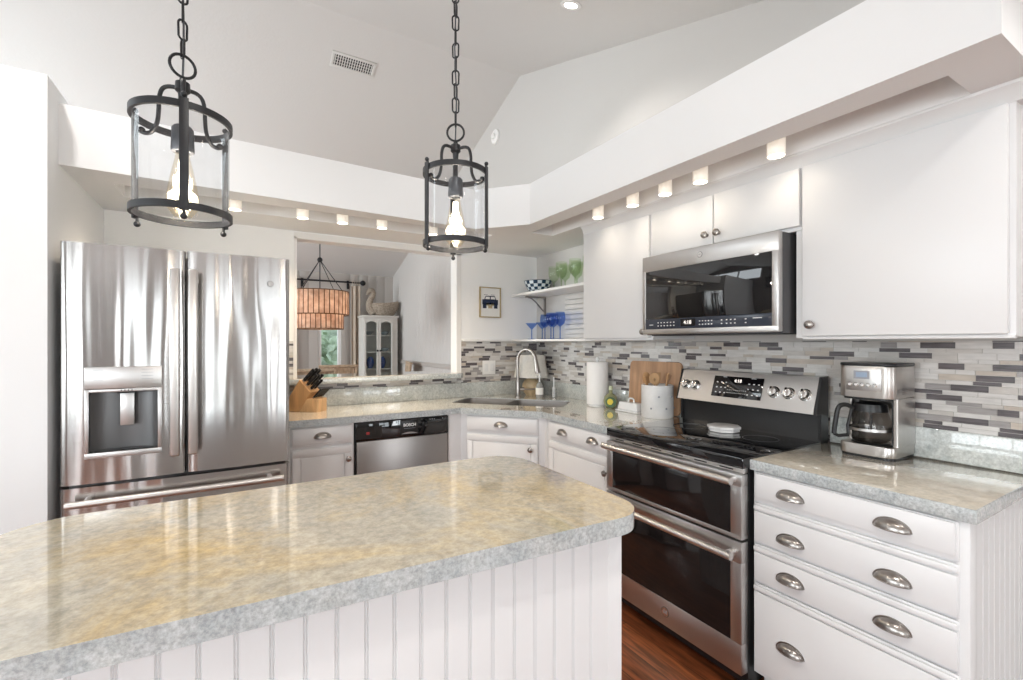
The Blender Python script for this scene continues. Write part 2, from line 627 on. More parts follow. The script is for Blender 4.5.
def frame_mat(origin, right, up):
    """matrix taking (x right, y up, z out) to the world"""
    r = Vector(right).normalized()
    u = Vector(up).normalized()
    n = r.cross(u)
    m = Matrix.Identity(4)
    for i in range(3):
        m[i][0], m[i][1], m[i][2], m[i][3] = r[i], u[i], n[i], origin[i]
    return m


def arc(cx, cy, r, a0, a1, n):
    return [(cx + r * math.cos(R(a0 + (a1 - a0) * i / n)), cy + r * math.sin(R(a0 + (a1 - a0) * i / n))) for i in range(n + 1)]


def rrect(x0, y0, x1, y1, r, n=6):
    return (arc(x1 - r, y1 - r, r, 0, 90, n) + arc(x0 + r, y1 - r, r, 90, 180, n) +
            arc(x0 + r, y0 + r, r, 180, 270, n) + arc(x1 - r, y0 + r, r, 270, 360, n))


def beadboard(p0, p1, z0, z1, pitch, thick=0.012, groove=0.006, depth=0.004, bead=True):
    """vertical tongue-and-groove boards on the line p0 -> p1; the face is to the right-hand side when walking p0 -> p1"""
    mb = MB()
    p0, p1 = Vector(p0), Vector(p1)
    d = p1 - p0
    Ln = d.length
    d.normalize()
    nrm = Vector((d.y, -d.x))
    prof = [(0, 0)]
    n = max(1, round(Ln / pitch))
    pt = Ln / n
    for i in range(1, n):
        s = i * pt
        prof += [(s - groove, 0), (s - groove * 0.5, -depth), (s, -depth * 0.1 if bead else -depth), (s + groove * 0.5, -depth), (s + groove, 0)] if bead else \
            [(s - groove, 0), (s, -depth), (s + groove, 0)]
    prof.append((Ln, 0))
    front = [p0 + d * s + nrm * o for s, o in prof]
    back = [p0 + d * s + nrm * -thick for s, o in prof]
    bm = mb.bm
    A = [bm.verts.new((p.x, p.y, z0)) for p in front]
    B = [bm.verts.new((p.x, p.y, z1)) for p in front]
    Cc = [bm.verts.new((p.x, p.y, z0)) for p in back]
    D = [bm.verts.new((p.x, p.y, z1)) for p in back]
    for i in range(len(A) - 1):
        bm.faces.new([A[i], A[i + 1], B[i + 1], B[i]])
        bm.faces.new([Cc[i + 1], Cc[i], D[i], D[i + 1]])
        bm.faces.new([B[i], B[i + 1], D[i + 1], D[i]])
        bm.faces.new([Cc[i], Cc[i + 1], A[i + 1], A[i]])
    bm.faces.new([A[0], B[0], D[0], Cc[0]])
    bm.faces.new([A[-1], Cc[-1], D[-1], B[-1]])
    return mb


# ------------------------------------------------------------------ room constants
XW, YW = 2.34, 3.50          # tiled right wall, back wall
YN = 3.61                    # far face of back wall
RY, RZ, PITCH = 3.79, 3.94, 0.335
YF = 8.05                    # dining far wall
XL = -3.2                    # left wall
YB = -6.0                    # rear wall
YK = -0.3                    # vault ends here, flat ceiling behind
ZK = RZ - PITCH * (RY - YK)
XC, YC = 1.703, 2.92         # counter fronts
ZC, TC = 0.914, 0.040        # counter top, slab thickness
ZS, ZT = 2.137, 2.403        # soffit underside, top


def ceil_z(y):
    return RZ - PITCH * abs(RY - y) if y > YK else ZK


# ------------------------------------------------------------------ structure
mb = MB()
mb.box((XL - 0.1, YB - 0.1, -0.05), (XW + 0.1, YF + 0.1, 0))
struct('floor', mb, M_floor)

mb = MB()
T = 0.08
prof = [(YB - 0.1, ZK), (YK, ZK), (RY, RZ), (YF + 0.1, ceil_z(YF + 0.1))]
prof += [(y, z + T) for y, z in prof[::-1]]
mb.prism([(y, z) for y, z in prof], XL - 0.1, XW + 0.1, mat=Matrix(((0, 0, 1, 0), (1, 0, 0, 0), (0, 1, 0, 0), (0, 0, 0, 1))))
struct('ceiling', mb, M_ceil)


def side_wall_profile(mb, y0, y1, z0, x0, x1):
    ys = sorted({y0, y1, *[y for y in (YK, RY) if y0 < y < y1]})
    poly = [(y0, z0), (y1, z0)] + [(y, ceil_z(y)) for y in ys[::-1]]
    mb.prism(poly, x0, x1, mat=Matrix(((0, 0, 1, 0), (1, 0, 0, 0), (0, 1, 0, 0), (0, 0, 0, 1))))


# right wall: kitchen gable with a hole for the added window behind the camera
mb = MB()
side_wall_profile(mb, YB, -4.5, 0, XW, XW + 0.1)
mb.box((XW, -4.5, 0), (XW + 0.1, -2.3, 0.7))
mb.box((XW, -4.5, 2.2), (XW + 0.1, -2.3, ZK))
side_wall_profile(mb, -2.3, -0.6, 0, XW, XW + 0.1)
struct('wall_right_rear', mb, M_reardim)
mb = MB()
side_wall_profile(mb, -0.6, YN, 0, XW, XW + 0.1)
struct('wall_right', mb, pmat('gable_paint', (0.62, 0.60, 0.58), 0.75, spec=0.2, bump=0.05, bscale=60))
mb = beadboard((XW, YF), (XW, YN), 0, 2.41, 0.10, 0.1, 0.004, 0.002, bead=False)
side_wall_profile(mb, YN, YF, 2.41, XW, XW + 0.1)
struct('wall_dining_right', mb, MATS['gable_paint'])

# left wall with window holes, the rearmost and gable ones added
mb = MB()
side_wall_profile(mb, YB, -5.1, 0, XL - 0.1, XL)
mb.box((XL - 0.1, -5.1, 0), (XL, -2.1, 0.7))
mb.box((XL - 0.1, -5.1, 2.2), (XL, -2.1, ZK))
side_wall_profile(mb, -2.1, -0.8, 0, XL - 0.1, XL)
side_wall_profile(mb, 6.9, YF, 0, XL - 0.1, XL)
mb.box((XL - 0.1, -0.8, 0), (XL, 1.6, 0.7))
side_wall_profile(mb, -0.8, 1.6, 2.2, XL - 0.1, XL)
mb.box((XL - 0.1, 4.7, 0), (XL, 6.9, 0.7))
side_wall_profile(mb, 5.3, 6.9, 2.2, XL - 0.1, XL)
mb.box((XL - 0.1, 4.7, 2.2), (XL, 5.3, 2.6))
mb.box((XL - 0.1, 1.6, 0), (XL, 4.7, 2.6))
side_wall_profile(mb, 1.6, 2.28, 2.6, XL - 0.1, XL)
side_wall_profile(mb, 2.28, 5.3, 3.42, XL - 0.1, XL)
struct('wall_left', mb, M_reardim)

# rear wall with the wide glazed opening
mb = MB()
mb.box((XL, YB - 0.1, 0), (-2.0, YB, ZK))
mb.box((-0.9, YB - 0.1, 0), (0.3, YB, ZK))
mb.box((0.7, YB - 0.1, 0), (1.2, YB, ZK))
mb.box((2.2, YB - 0.1, 0), (XW, YB, ZK))
mb.box((-2.0, YB - 0.1, 2.25), (-0.9, YB, ZK))
for a, b_ in ((0.3, 0.7), (1.2, 2.2)):
    mb.box((a, YB - 0.1, 0), (b_, YB, 0.5))
    mb.box((a, YB - 0.1, 2.25), (b_, YB, ZK))
struct('wall_rear', mb, M_reardim)

# partition between kitchen and dining room, with the pass-through
OX0, OX1, OZ0, OZ1 = 0.335, 1.556, 1.075, 2.097
mb = MB()
mb.box((-0.67, YW, 0), (OX0, YN, ZT))
mb.box((OX1, YW, 0), (XW, YN, ZT))
mb.box((OX0, YW, 0), (OX1, YN, OZ0))
mb.box((OX0, YW, OZ1), (OX1, YN, ZT))
struct('wall_back', mb, M_wall)

# closet block left of the refrigerator
mb = MB()
mb.box((XL, 2.58, 0), (-0.67, YN, 2.457))
struct('wall_closet', mb, M_beam)

# dining far wall, panelled, with a window hole
WX0, WX1, WZ0, WZ1 = 1.112, 1.475, 0.80, 1.75
zf = ceil_z(YF)
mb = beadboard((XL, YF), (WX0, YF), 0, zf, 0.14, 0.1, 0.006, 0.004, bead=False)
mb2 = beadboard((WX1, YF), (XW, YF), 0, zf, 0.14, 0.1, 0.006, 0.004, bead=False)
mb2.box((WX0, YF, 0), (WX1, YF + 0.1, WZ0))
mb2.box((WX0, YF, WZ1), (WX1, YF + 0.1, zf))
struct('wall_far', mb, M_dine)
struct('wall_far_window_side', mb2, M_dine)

# soffit: dropped beam running over the cabinets, with two lighting recesses
outer = [(-0.67, 2.715), (1.385, 2.825), (1.637, 2.53), (1.637, 0.367), (XW, 0.367), (XW, YW), (-0.67, YW)]
holes = [[(-0.52, 2.915), (1.57, 2.915), (1.57, 3.15), (-0.52, 3.15)], [(1.765, 0.504), (1.955, 0.504), (1.955, 2.72), (1.765, 2.72)]]
ZR = 2.225
mb = MB()
loops = [outer] + holes
flat = [p for l in loops for p in l]
tri = tessellate_polygon([[Vector((x, y, 0)) for x, y in l] for l in loops])
vb = [mb.bm.verts.new((x, y, ZS)) for x, y in flat]
for t in tri:
    mb.bm.faces.new([vb[i] for i in t])
vt = [mb.bm.verts.new((x, y, ZT)) for x, y in outer]
n = len(outer)
for i in range(n):
    mb.bm.faces.new([vb[i], vb[(i + 1) % n], vt[(i + 1) % n], vt[i]])
mb.bm.faces.new(vt)
k = n
for h in holes:
    vh = [mb.bm.verts.new((x, y, ZR)) for x, y in h]
    for i in range(4):
        mb.bm.faces.new([vb[k + (i + 1) % 4], vb[k + i], vh[i], vh[(i + 1) % 4]])
    mb.bm.faces.new(vh[::-1])
    k += 4
struct('trim_1', mb, M_beam, label='white dropped soffit beam running above the cabinets')

# opening jamb lining: thin casing around the pass-through
mb = MB()
mb.box((OX0 - 0.005, YW - 0.006, OZ0 + 0.04), (OX0 + 0.012, YN + 0.004, OZ1))
mb.box((OX1 - 0.012, YW - 0.006, OZ0 + 0.04), (OX1 + 0.03, YN + 0.004, OZ1))
mb.box((OX0 - 0.005, YW - 0.006, OZ1 - 0.012), (OX1 + 0.03, YN + 0.004, OZ1 + 0.03))
struct('trim_2', mb, M_trimp)

# chair rail and baseboards of the dining room
mb = MB()
mb.box((XW - 0.025, YN, 1.02), (XW, YF, 1.08), 0.006)
struct('trim_3', mb, M_dine)
mb = MB()
mb.box((XW - 0.015, YN, 0), (XW, YF, 0.12), 0.004)
struct('baseboard_dining', mb, M_trimp)
mb = MB()
mb.box((-0.9, YB, 0), (XW, YB + 0.015, 0.12), 0.004)
struct('baseboard_rear', mb, M_trimp)
mb = MB()
mb.box((XW - 0.02, -0.9, 0), (XW, 0.40, 0.12), 0.004)
struct('baseboard_right', mb, M_trimp)
mb = MB()
mb.box((XL, 2.565, 0), (-0.67, 2.58, 0.12), 0.004)
struct('baseboard_closet', mb, M_trimp)


def window(name, a, b, z0, z1, axis, nx, nz, depth=0.06):
    """a, b: ends of the opening; axis 'x' = wall runs along x at y = a[1]"""
    mb = MB()
    d = Vector((b[0] - a[0], b[1] - a[1], 0))
    Ln = d.length
    d.normalize()
    M = frame_mat((a[0], a[1], 0), (d.x, d.y, 0), (0, 0, 1))
    def bx(x0, x1, y0, y1, zz=0.03):
        mb.box((x0, y0, -zz), (x1, y1, zz), 0.003, mat=M)
    w = 0.055
    bx(0, w, z0, z1); bx(Ln - w, Ln, z0, z1); bx(w, Ln - w, z0, z0 + w); bx(w, Ln - w, z1 - w, z1)
    for i in range(1, nx):
        x = Ln * i / nx
        bx(x - 0.03, x + 0.03, z0 + w, z1 - w, 0.022)
    for i in range(1, nz):
        z = z0 + (z1 - z0) * i / nz
        bx(w, Ln - w, z - 0.012, z + 0.012, 0.012)
    f = struct(name, mb, M_trimp)
    g = MB()
    g.box((w * 0.8, z0 + w * 0.8, -0.003), (Ln - w * 0.8, z1 - w * 0.8, 0.003), mat=M)
    g.build('pane', M_pane, f)
    return f


window('window_1', (WX0, YF + 0.05), (WX1, YF + 0.05), WZ0, WZ1, 'x', 1, 1)
window('door_1', (-2.0, YB - 0.05), (-0.9, YB - 0.05), 0.0, 2.25, 'x', 1, 1)
window('window_6', (0.3, YB - 0.05), (0.7, YB - 0.05), 0.5, 2.25, 'x', 1, 1)
window('window_7', (1.2, YB - 0.05), (2.2, YB - 0.05), 0.5, 2.25, 'x', 2, 2)
window('window_2', (XL - 0.05, 1.6), (XL - 0.05, -0.8), 0.7, 2.2, 'y', 3, 2)
window('added_window_3', (XW + 0.05, -4.5), (XW + 0.05, -2.3), 0.7, 2.2, 'y', 3, 2)  # unseen window, enlarged as a main light source
window('added_window_8', (XL - 0.05, -2.1), (XL - 0.05, -5.1), 0.7, 2.2, 'y', 3, 2)  # unseen window, added to light the room from the left
window('added_window_5', (XL - 0.05, 5.3), (XL - 0.05, 2.28), 2.6, 3.42, 'y', 3, 1)  # unseen high window, added to brighten the sloped ceiling
window('window_4', (XL - 0.05, 6.9), (XL - 0.05, 4.7), 0.7, 2.2, 'y', 3, 2)


# ------------------------------------------------------------------ mosaic tile
def mosaic(name, M, L, z0, z1, seed, label):
    """strip mosaic on a plane; M maps (along, up, out) to world"""
    rnd = random.Random(seed)
    mb = MB()
    mb.box((0, z0, 0), (L, z1, 0.004), m=M_grout, mat=M)
    z = z0 + 0.001
    g = 0.0016
    k = 0
    while z < z1 - 0.006:
        h = (0.0245, 0.0150, 0.0235, 0.0170)[k % 4]
        h = min(h, z1 - z - 0.001)
        x = -rnd.random() * 0.1
        lastdark = False
        while x < L:
            w = rnd.choice((0.055, 0.075, 0.10, 0.105))
            xa, xb = max(x, 0.0005), min(x + w - g, L - 0.0005)
            if xb - xa > 0.004:
                q = rnd.random()
                if q < 0.27 and not lastdark:
                    mt = TILES[4]
                    lastdark = True
                else:
                    mt = TILES[0] if q < 0.58 else TILES[1] if q < 0.80 else TILES[2] if q < 0.93 else TILES[3]
                    lastdark = False
                o = 0.0058 + rnd.random() * 0.0006
                tx, ty = (rnd.random() - 0.5) * 0.0003, (rnd.random() - 0.5) * 0.0003
                P = [(xa, z, o + tx), (xb, z, o - tx), (xb, z + h - g, o - tx + ty), (xa, z + h - g, o + tx + ty)]
                Q = [(p[0], p[1], 0.003) for p in P]
                mb.face([M @ Vector(p) for p in P], mt)
                for i in range(4):
                    j = (i + 1) % 4
                    mb.face([M @ Vector(Q[i]), M @ Vector(Q[j]), M @ Vector(P[j]), M @ Vector(P[i])], mt)
            x += w
        z += h
        k += 1
    o = mb.build(name, None, None, recalc=False, smooth=10)
    o['kind'] = 'structure'
    o['label'] = label
    return o


ZU = ZC + 0.118      # top of stone upstand
mosaic('wall_tile_right', frame_mat((XW, YW - 0.007, 0), (0, -1, 0), (0, 0, 1)), YW + 0.5, ZU - 0.17, 1.374, 3, 'grey and white strip mosaic on the right wall')
mosaic('wall_tile_back', frame_mat((OX1 + 0.03, YW, 0), (1, 0, 0), (0, 0, 1)), XW - OX1 - 0.03, ZU - 0.02, 1.374, 9, 'grey and white strip mosaic behind the sink')
mosaic('wall_tile_ledge', frame_mat((0.24, YW, 0), (1, 0, 0), (0, 0, 1)), OX1 - 0.21, ZU - 0.02, OZ0 + 0.002, 21, 'narrow strip of mosaic below the pass-through ledge')
mosaic('wall_tile_corner', frame_mat((0.235, YW, 0), (1, 0, 0), (0, 0, 1)), OX0 - 0.245, OZ0 + 0.003, 1.374, 5, 'mosaic sliver between refrigerator and pass-through')


# ------------------------------------------------------------------ island
def slab_mb(poly, hole, z0, z1, mtop, medge, bev=0.004):
    mb = MB()
    ie, it = mb.mi(medge), mb.mi(mtop)
    if hole is None:
        mb.prism(poly, z0, z1, m=medge, mtop=mtop, bev=bev)
        return mb
    loops = [poly, hole]
    flat = [p for l in loops for p in l]
    tri = tessellate_polygon([[Vector((x, y, 0)) for x, y in l] for l in loops])
    a = [mb.bm.verts.new((x, y, z0)) for x, y in flat]
    b = [mb.bm.verts.new((x, y, z1)) for x, y in flat]
    for t in tri:
        f = mb.bm.faces.new([b[i] for i in t]); f.material_index = it
        f = mb.bm.faces.new([a[i] for i in t]); f.material_index = it
    k = 0
    for l in loops:
        n = len(l)
        for i in range(n):
            j = (i + 1) % n
            f = mb.bm.faces.new([a[k + i], a[k + j], b[k + j], b[k + i]]); f.material_index = ie
        k += n
    return mb


IX0, IX1, IY0, IY1 = -0.50, 0.957, 0.918, 1.622
poly = arc(IX1 - 0.13, IY1 - 0.13, 0.13, 0, 90, 12) + arc(IX0 + 0.16, IY1 - 0.16, 0.16, 90, 180, 12) + \
    arc(IX0 + 0.10, IY0 + 0.10, 0.10, 180, 270, 10) + arc(IX1 - 0.11, IY0 + 0.11, 0.11, 270, 360, 12)
def iskew(x, y):
    return (x, y - 0.047 * (x + 0.02) * (1.62 - y) / 0.70)


poly = [iskew(*p) for p in poly]
o = slab_mb(poly, None, ZC - 0.046, ZC, M_isl, M_edge, 0.005).build('island_countertop', None)
tag(origin_to(o, (0.2, 1.27, ZC - 0.046)), 'yellow-beige mottled stone countertop with rounded corners on the white island', 'countertop')

BX0, BX1, BY0, BY1 = -0.45, 0.893, 0.965, 1.585
ZI = ZC - 0.0462
t = thing('kitchen_island', 'white beadboard kitchen island base in the foreground', 'kitchen island', (0.2, 1.27, 0))
mb = MB()
mb.prism([iskew(BX0 + 0.012, BY0 + 0.014), iskew(BX1 - 0.013, BY0 + 0.014), (BX1 - 0.013, BY1 - 0.013), (BX0 + 0.012, BY1 - 0.013)], 0, ZI)
mb.build('carcass', M_cab, t)
beadboard(iskew(BX0 + 0.05, BY0), iskew(BX1 - 0.045, BY0), 0.10, ZI, 0.0578, 0.012, 0.005, 0.004).build('front_panel', M_cab, t)
beadboard((BX1, BY0 - 0.02), (BX1, BY1 - 0.05), 0.10, ZI, 0.0578, 0.012, 0.005, 0.004).build('side_panel', M_cab, t)
beadboard((BX1 - 0.05, BY1), (BX0 + 0.05, BY1), 0.10, ZI, 0.0578, 0.012, 0.005, 0.004).build('rear_panel', M_cab, t)
for x, y, w in ((BX1 - 0.045, BY0 - 0.001, 0.0455), (BX0, BY0 - 0.001, 0.05), (BX1 - 0.05, BY1 - 0.049, 0.0505), (BX0, BY1 - 0.049, 0.05)):
    mb = MB()
    mb.prism([iskew(x, y), iskew(x + w, y), iskew(x + w, y + 0.05), iskew(x, y + 0.05)], 0, ZI, bev=0.002)
    mb.build('corner_post', M_cab, t)
mb = MB()
mb.prism([iskew(BX0 + 0.05, BY0 - 0.006), iskew(BX1 - 0.045, BY0 - 0.006), iskew(BX1 - 0.045, BY0 + 0.012), iskew(BX0 + 0.05, BY0 + 0.012)], 0, 0.10)
mb.build('plinth', M_cab, t)

# ------------------------------------------------------------------ hardware
def cup_pull_mesh():
    mb = MB()
    a, b, h = 0.046, 0.026, 0.030
    nt, np_ = 14, 7
    g = []
    for i in range(nt + 1):
        tt = PI * i / nt
        row = []
        for j in range(np_ + 1):
            p = PI / 2 * j / np_
            row.append(mb.bm.verts.new((a * math.cos(tt), -b * math.sin(tt) * math.cos(p) - 0.001, h * math.sin(tt) * math.sin(p) - 0.012)))
        g.append(row)
    for i in range(nt):
        for j in range(np_):
            try:
                mb.bm.faces.new([g[i][j], g[i + 1][j], g[i + 1][j + 1], g[i][j + 1]])
            except ValueError:
                pass
    # flange against the drawer and rolled lower lip
    poly = [(0.050 * math.cos(PI * i / 16), 0.034 * math.sin(PI * i / 16) - 0.012) for i in range(17)]
    mb.prism(poly, 0, 0.0025, mat=Matrix(((1, 0, 0, 0), (0, 0, -1, 0), (0, 1, 0, 0), (0, 0, 0, 1))))
    mb.tube([(a * math.cos(PI * i / 14), -b * math.sin(PI * i / 14) - 0.001, -0.012) for i in range(15)], 0.0022, 6)
    bmesh.ops.remove_doubles(mb.bm, verts=mb.bm.verts, dist=0.00005)
    return mb


_cup = cup_pull_mesh().build('cup_pull', M_nick)
CUP = _cup.data
bpy.data.objects.remove(_cup)
mb = MB()
mb.lathe([(0, 0), (0.009, 0), (0.006, 0.006), (0.0055, 0.013), (0.012, 0.018), (0.0175, 0.023), (0.016, 0.029), (0.008, 0.033), (0, 0.034)],
         seg=20, mat=Matrix(((1, 0, 0, 0), (0, 0, -1, 0), (0, 1, 0, 0), (0, 0, 0, 1))))
_kn = mb.build('knob', M_nick)
KNOB = _kn.data
bpy.data.objects.remove(_kn)


def hardware(name, data, M, x, z, out, parent):
    """M maps (along, up, out) to world; hardware faces the out direction"""
    o = bpy.data.objects.new(name, data)
    C.objects.link(o)
    o.parent = parent
    p = M @ Vector((x, z, out))
    # local -y faces out
    r = Vector((M[0][0], M[1][0], M[2][0]))
    n = Vector((M[0][2], M[1][2], M[2][2]))
    u = Vector((M[0][1], M[1][1], M[2][1]))
    rot = Matrix((r, -n, u)).transposed().to_4x4()
    mw = Matrix.Translation(p) @ rot
    loc = world_of(parent).inverted() @ mw
    o.location = loc.to_translation()
    o.rotation_euler = loc.to_euler()
    return o


def front(name, M, x0, x1, z0, z1, parent, style='drawer', t=0.018, mat=None, pulls=(), knobs=()):
    """a cabinet front in the plane of M (out = 0 is the face frame)"""
    mb = MB()
    g = 0.0005
    if style == 'flat':
        mb.box((x0, z0, g), (x1, z1, t), 0.003, mat=M)
    elif style == 'drawer':       # slab with moulded lower edge
        mb.box((x0, z0, g), (x1, z1, t * 0.55), 0.003, mat=M)
        mb.box((x0 + 0.006, z0 + 0.014, t * 0.5), (x1 - 0.006, z1 - 0.004, t), 0.004, mat=M)
    elif style == 'lip':          # slab with a moulded band along its top
        mb.box((x0, z0, g), (x1, z1, t * 0.55), 0.003, mat=M)
        mb.box((x0 + 0.002, z0 + 0.004, t * 0.5), (x1 - 0.002, z1 - 0.030, t), 0.003, mat=M)
        mb.box((x0, z1 - 0.026, t * 0.5), (x1, z1 - 0.006, t + 0.003), 0.006, mat=M)
    else:                          # raised panel door
        mb.box((x0, z0, g), (x1, z1, t * 0.7), 0.003, mat=M)
        w = 0.045
        mb.box((x0 + 0.004, z1 - w, t * 0.6), (x1 - 0.004, z1 - 0.004, t), 0.004, mat=M)
        mb.box((x0 + 0.004, z0 + 0.004, t * 0.6), (x1 - 0.004, z0 + w, t), 0.004, mat=M)
        mb.box((x0 + 0.004, z0 + w + 0.0004, t * 0.6), (x0 + w, z1 - w - 0.0004, t), 0.003, mat=M)
        mb.box((x1 - w, z0 + w + 0.0004, t * 0.6), (x1 - 0.004, z1 - w - 0.0004, t), 0.003, mat=M)
        mb.box((x0 + w + 0.006, z0 + w + 0.006, t * 0.6), (x1 - w - 0.006, z1 - w - 0.006, t * 1.0), 0.007, mat=M)
    o = mb.build(name, mat or M_cab, parent)
    for x, z in pulls:
        hardware('cup_pull', CUP, M, x, z, t, o)
    for x, z in knobs:
        hardware('knob', KNOB, M, x, z, t, o)
    return o


# ------------------------------------------------------------------ drawer cabinet right of the range
XF = 1.726
DY0, DY1 = 0.445, 1.0625
t = thing('drawer_cabinet', 'white four-drawer base cabinet with cup pulls right of the range', 'cabinet', (2.03, 0.745, 0))
mb = MB()
mb.box((XF, DY0 + 0.013, 0.09), (2.318, DY1, ZC - TC - 0.0005))
mb.box((XF + 0.06, DY0 + 0.02, 0.0), (2.318, DY1 - 0.005, 0.09))
mb.build('carcass', M_cab, t)
mb = MB()
mb.box((XF - 0.006, DY0, 0.0), (XF + 0.05, DY0 + 0.03, ZC - TC - 0.0005), 0.003)
mb.build('corner_stile', M_cab, t)
beadboard((XF + 0.05, DY0 + 0.001), (2.318, DY0 + 0.001), 0.0, ZC - TC - 0.0005, 0.05, 0.012, 0.005, 0.004).build('side_panel', M_cab, t)
MR = frame_mat((XF, DY1, 0), (0, -1, 0), (0, 0, 1))      # along from range side toward the camera
wd = DY1 - DY0 - 0.022
for z0, z1, st, pl in ((0.757, 0.868, 'drawer', ((0.145, 0.812), (0.446, 0.812))), (0.600, 0.749, 'lip', ((0.145, 0.652), (0.446, 0.652))),
                       (0.450, 0.592, 'lip', ((0.145, 0.510), (0.446, 0.508))), (0.11, 0.442, 'lip', ((0.145, 0.258), (0.437, 0.258)))):
    front('drawer', MR, 0.008, wd, z0, z1, t, st, pulls=pl)

poly = [(XC, 0.428), (2.333, 0.428), (2.333, 1.0655), (XC, 1.0655)]
t = thing('worktop', 'stone worktop with grey edge under the coffee maker', 'countertop', (2.02, 0.74, ZC - TC))
slab_mb(poly, None, ZC - TC, ZC, M_stone, M_edge, 0.003).build('slab', None, t)
mb = MB()
mb.box((2.313, 0.428, ZC + 0.0002), (2.3325, 1.0655, ZU), 0.002)
mb.build('upstand', M_splash, t)

# ------------------------------------------------------------------ corner worktop with undermount sink
E_, N_ = Vector((0.66, -0.7513)), Vector((0.7513, 0.66))


def sp(s, t_):
    v = E_ * s + N_ * t_
    return (v.x, v.y)


SS0, SS1, ST0, ST1 = -1.51, -0.66, 3.15, 3.53
hole = [sp(*p) for p in rrect(SS0, ST0, SS1, ST1, 0.04, 4)]
poly = [(0.235, YC), (1.32, YC), (XC, 2.48), (XC, 1.834), (2.333, 1.834), (2.333, 3.493), (0.235, 3.493)]
t = thing('worktop', 'long L-shaped stone worktop running from refrigerator around the corner sink to the range', 'countertop', (1.9, 3.0, ZC - TC))
slab_mb(poly, hole, ZC - TC, ZC, M_stone, M_edge).build('slab', None, t)
mb = MB()
mb.box((0.235, 3.473, ZC + 0.0002), (2.333, 3.4925, ZU), 0.002)
mb.box((2.313, 1.834, ZC + 0.0002), (2.3325, 3.4725, ZU), 0.002)
mb.build('upstand', M_splash, t)

MS = Matrix(((E_.x, N_.x, 0, 0), (E_.y, N_.y, 0, 0), (0, 0, 1, 0), (0, 0, 0, 1)))
c = sp((SS0 + SS1) / 2, (ST0 + ST1) / 2)
t = thing('kitchen_sink', 'stainless double-bowl undermount sink set diagonally in the corner', 'sink', (c[0], c[1], 0.68))


def basin(a0, a1):
    mb = MB()
    zt, zb = ZC - 0.006, ZC - 0.21
    o_, i_ = 0.004, 0.02
    outer = rrect(a0, ST0 + 0.001, a1, ST1 - 0.001, 0.045, 5)
    inner = rrect(a0 + o_, ST0 + o_, a1 - o_, ST1 - o_, 0.042, 5)
    bot = rrect(a0 + i_, ST0 + i_, a1 - i_, ST1 - i_, 0.05, 5)
    bot0 = rrect(a0 + i_ - 0.004, ST0 + i_ - 0.004, a1 - i_ + 0.004, ST1 - i_ + 0.004, 0.05, 5)
    Ls = []
    for pl_, z in ((bot0, zb - 0.004), (outer, zt), (inner, zt), (bot, zb)):
        Ls.append([mb.bm.verts.new(MS @ Vector((x, y, z))) for x, y in pl_])
    n = len(outer)
    for k in range(3):
        for i in range(n):
            mb.bm.faces.new([Ls[k][i], Ls[k][(i + 1) % n], Ls[k + 1][(i + 1) % n], Ls[k + 1][i]])
    mb.bm.faces.new(Ls[3]); mb.bm.faces.new(Ls[0][::-1])
    return mb


SD = -1.10
for a0, a1 in ((SS0 + 0.001, SD - 0.006), (SD + 0.006, SS1 - 0.001)):
    b_ = basin(a0, a1).build('basin', M_sink, t)
    q = MB()
    dc = sp((a0 + a1) / 2, (ST0 + ST1) / 2)
    q.lathe([(0, 0.0), (0.02, 0.0), (0.024, 0.003), (0.04, 0.004), (0.042, 0.0), (0, -0.0)], (dc[0], dc[1], ZC - 0.2095), 24)
    q.build('drain', M_chrome, b_)
mb = MB()
mb.box((SD - 0.007, ST0 + 0.02, ZC - 0.05), (SD + 0.007, ST1 - 0.02, ZC - 0.012), 0.004, mat=MS)
mb.build('divider', M_sink, t)

# faucet
fx, fy = 1.992, 3.262
t = thing('faucet', 'brushed nickel gooseneck pull-down faucet behind the corner sink', 'faucet', (fx, fy, ZC))
mb = MB()
mb.lathe([(0, 0), (0.029, 0), (0.029, 0.006), (0.021, 0.014), (0.0205, 0.12), (0.017, 0.135), (0, 0.135)], (fx, fy, ZC + 0.0003), 24)
mb.build('base', M_nick, t)
dx, dy = 0.07, -0.19
pts = [(fx, fy, ZC + 0.13), (fx, fy, ZC + 0.30)]
for i in range(1, 13):
    a = PI * i / 12 * 0.95
    k = (1 - math.cos(a)) / 2 * 0.92
    pts.append((fx + dx * k, fy + dy * k, ZC + 0.30 + 0.095 * math.sin(a)))
MBt = MB()
MBt.tube(pts, 0.0125, 14)
MBt.build('spout', M_nick, t)
e0 = Vector(pts[-1]); e1 = e0 + Vector((dx * 0.1, dy * 0.1, -0.11))
mb = MB()
mb.tube([e0 + Vector((0, 0, 0.004)), e0.lerp(e1, 0.2), e0.lerp(e1, 0.7), e1], 0.015, 16, rs=[0.0135, 0.0155, 0.021, 0.022])
mb.build('spray_head', M_nick, t)
mb = MB()
mb.tube([(fx + 0.015, fy - 0.01, ZC + 0.065), (fx + 0.045, fy - 0.028, ZC + 0.065)], 0.017, 14)
mb.tube([(fx + 0.045, fy - 0.028, ZC + 0.065), (fx + 0.09, fy - 0.055, ZC + 0.062), (fx + 0.13, fy - 0.08, ZC + 0.07)], 0.007, 10)
mb.build('lever', M_nick, t)

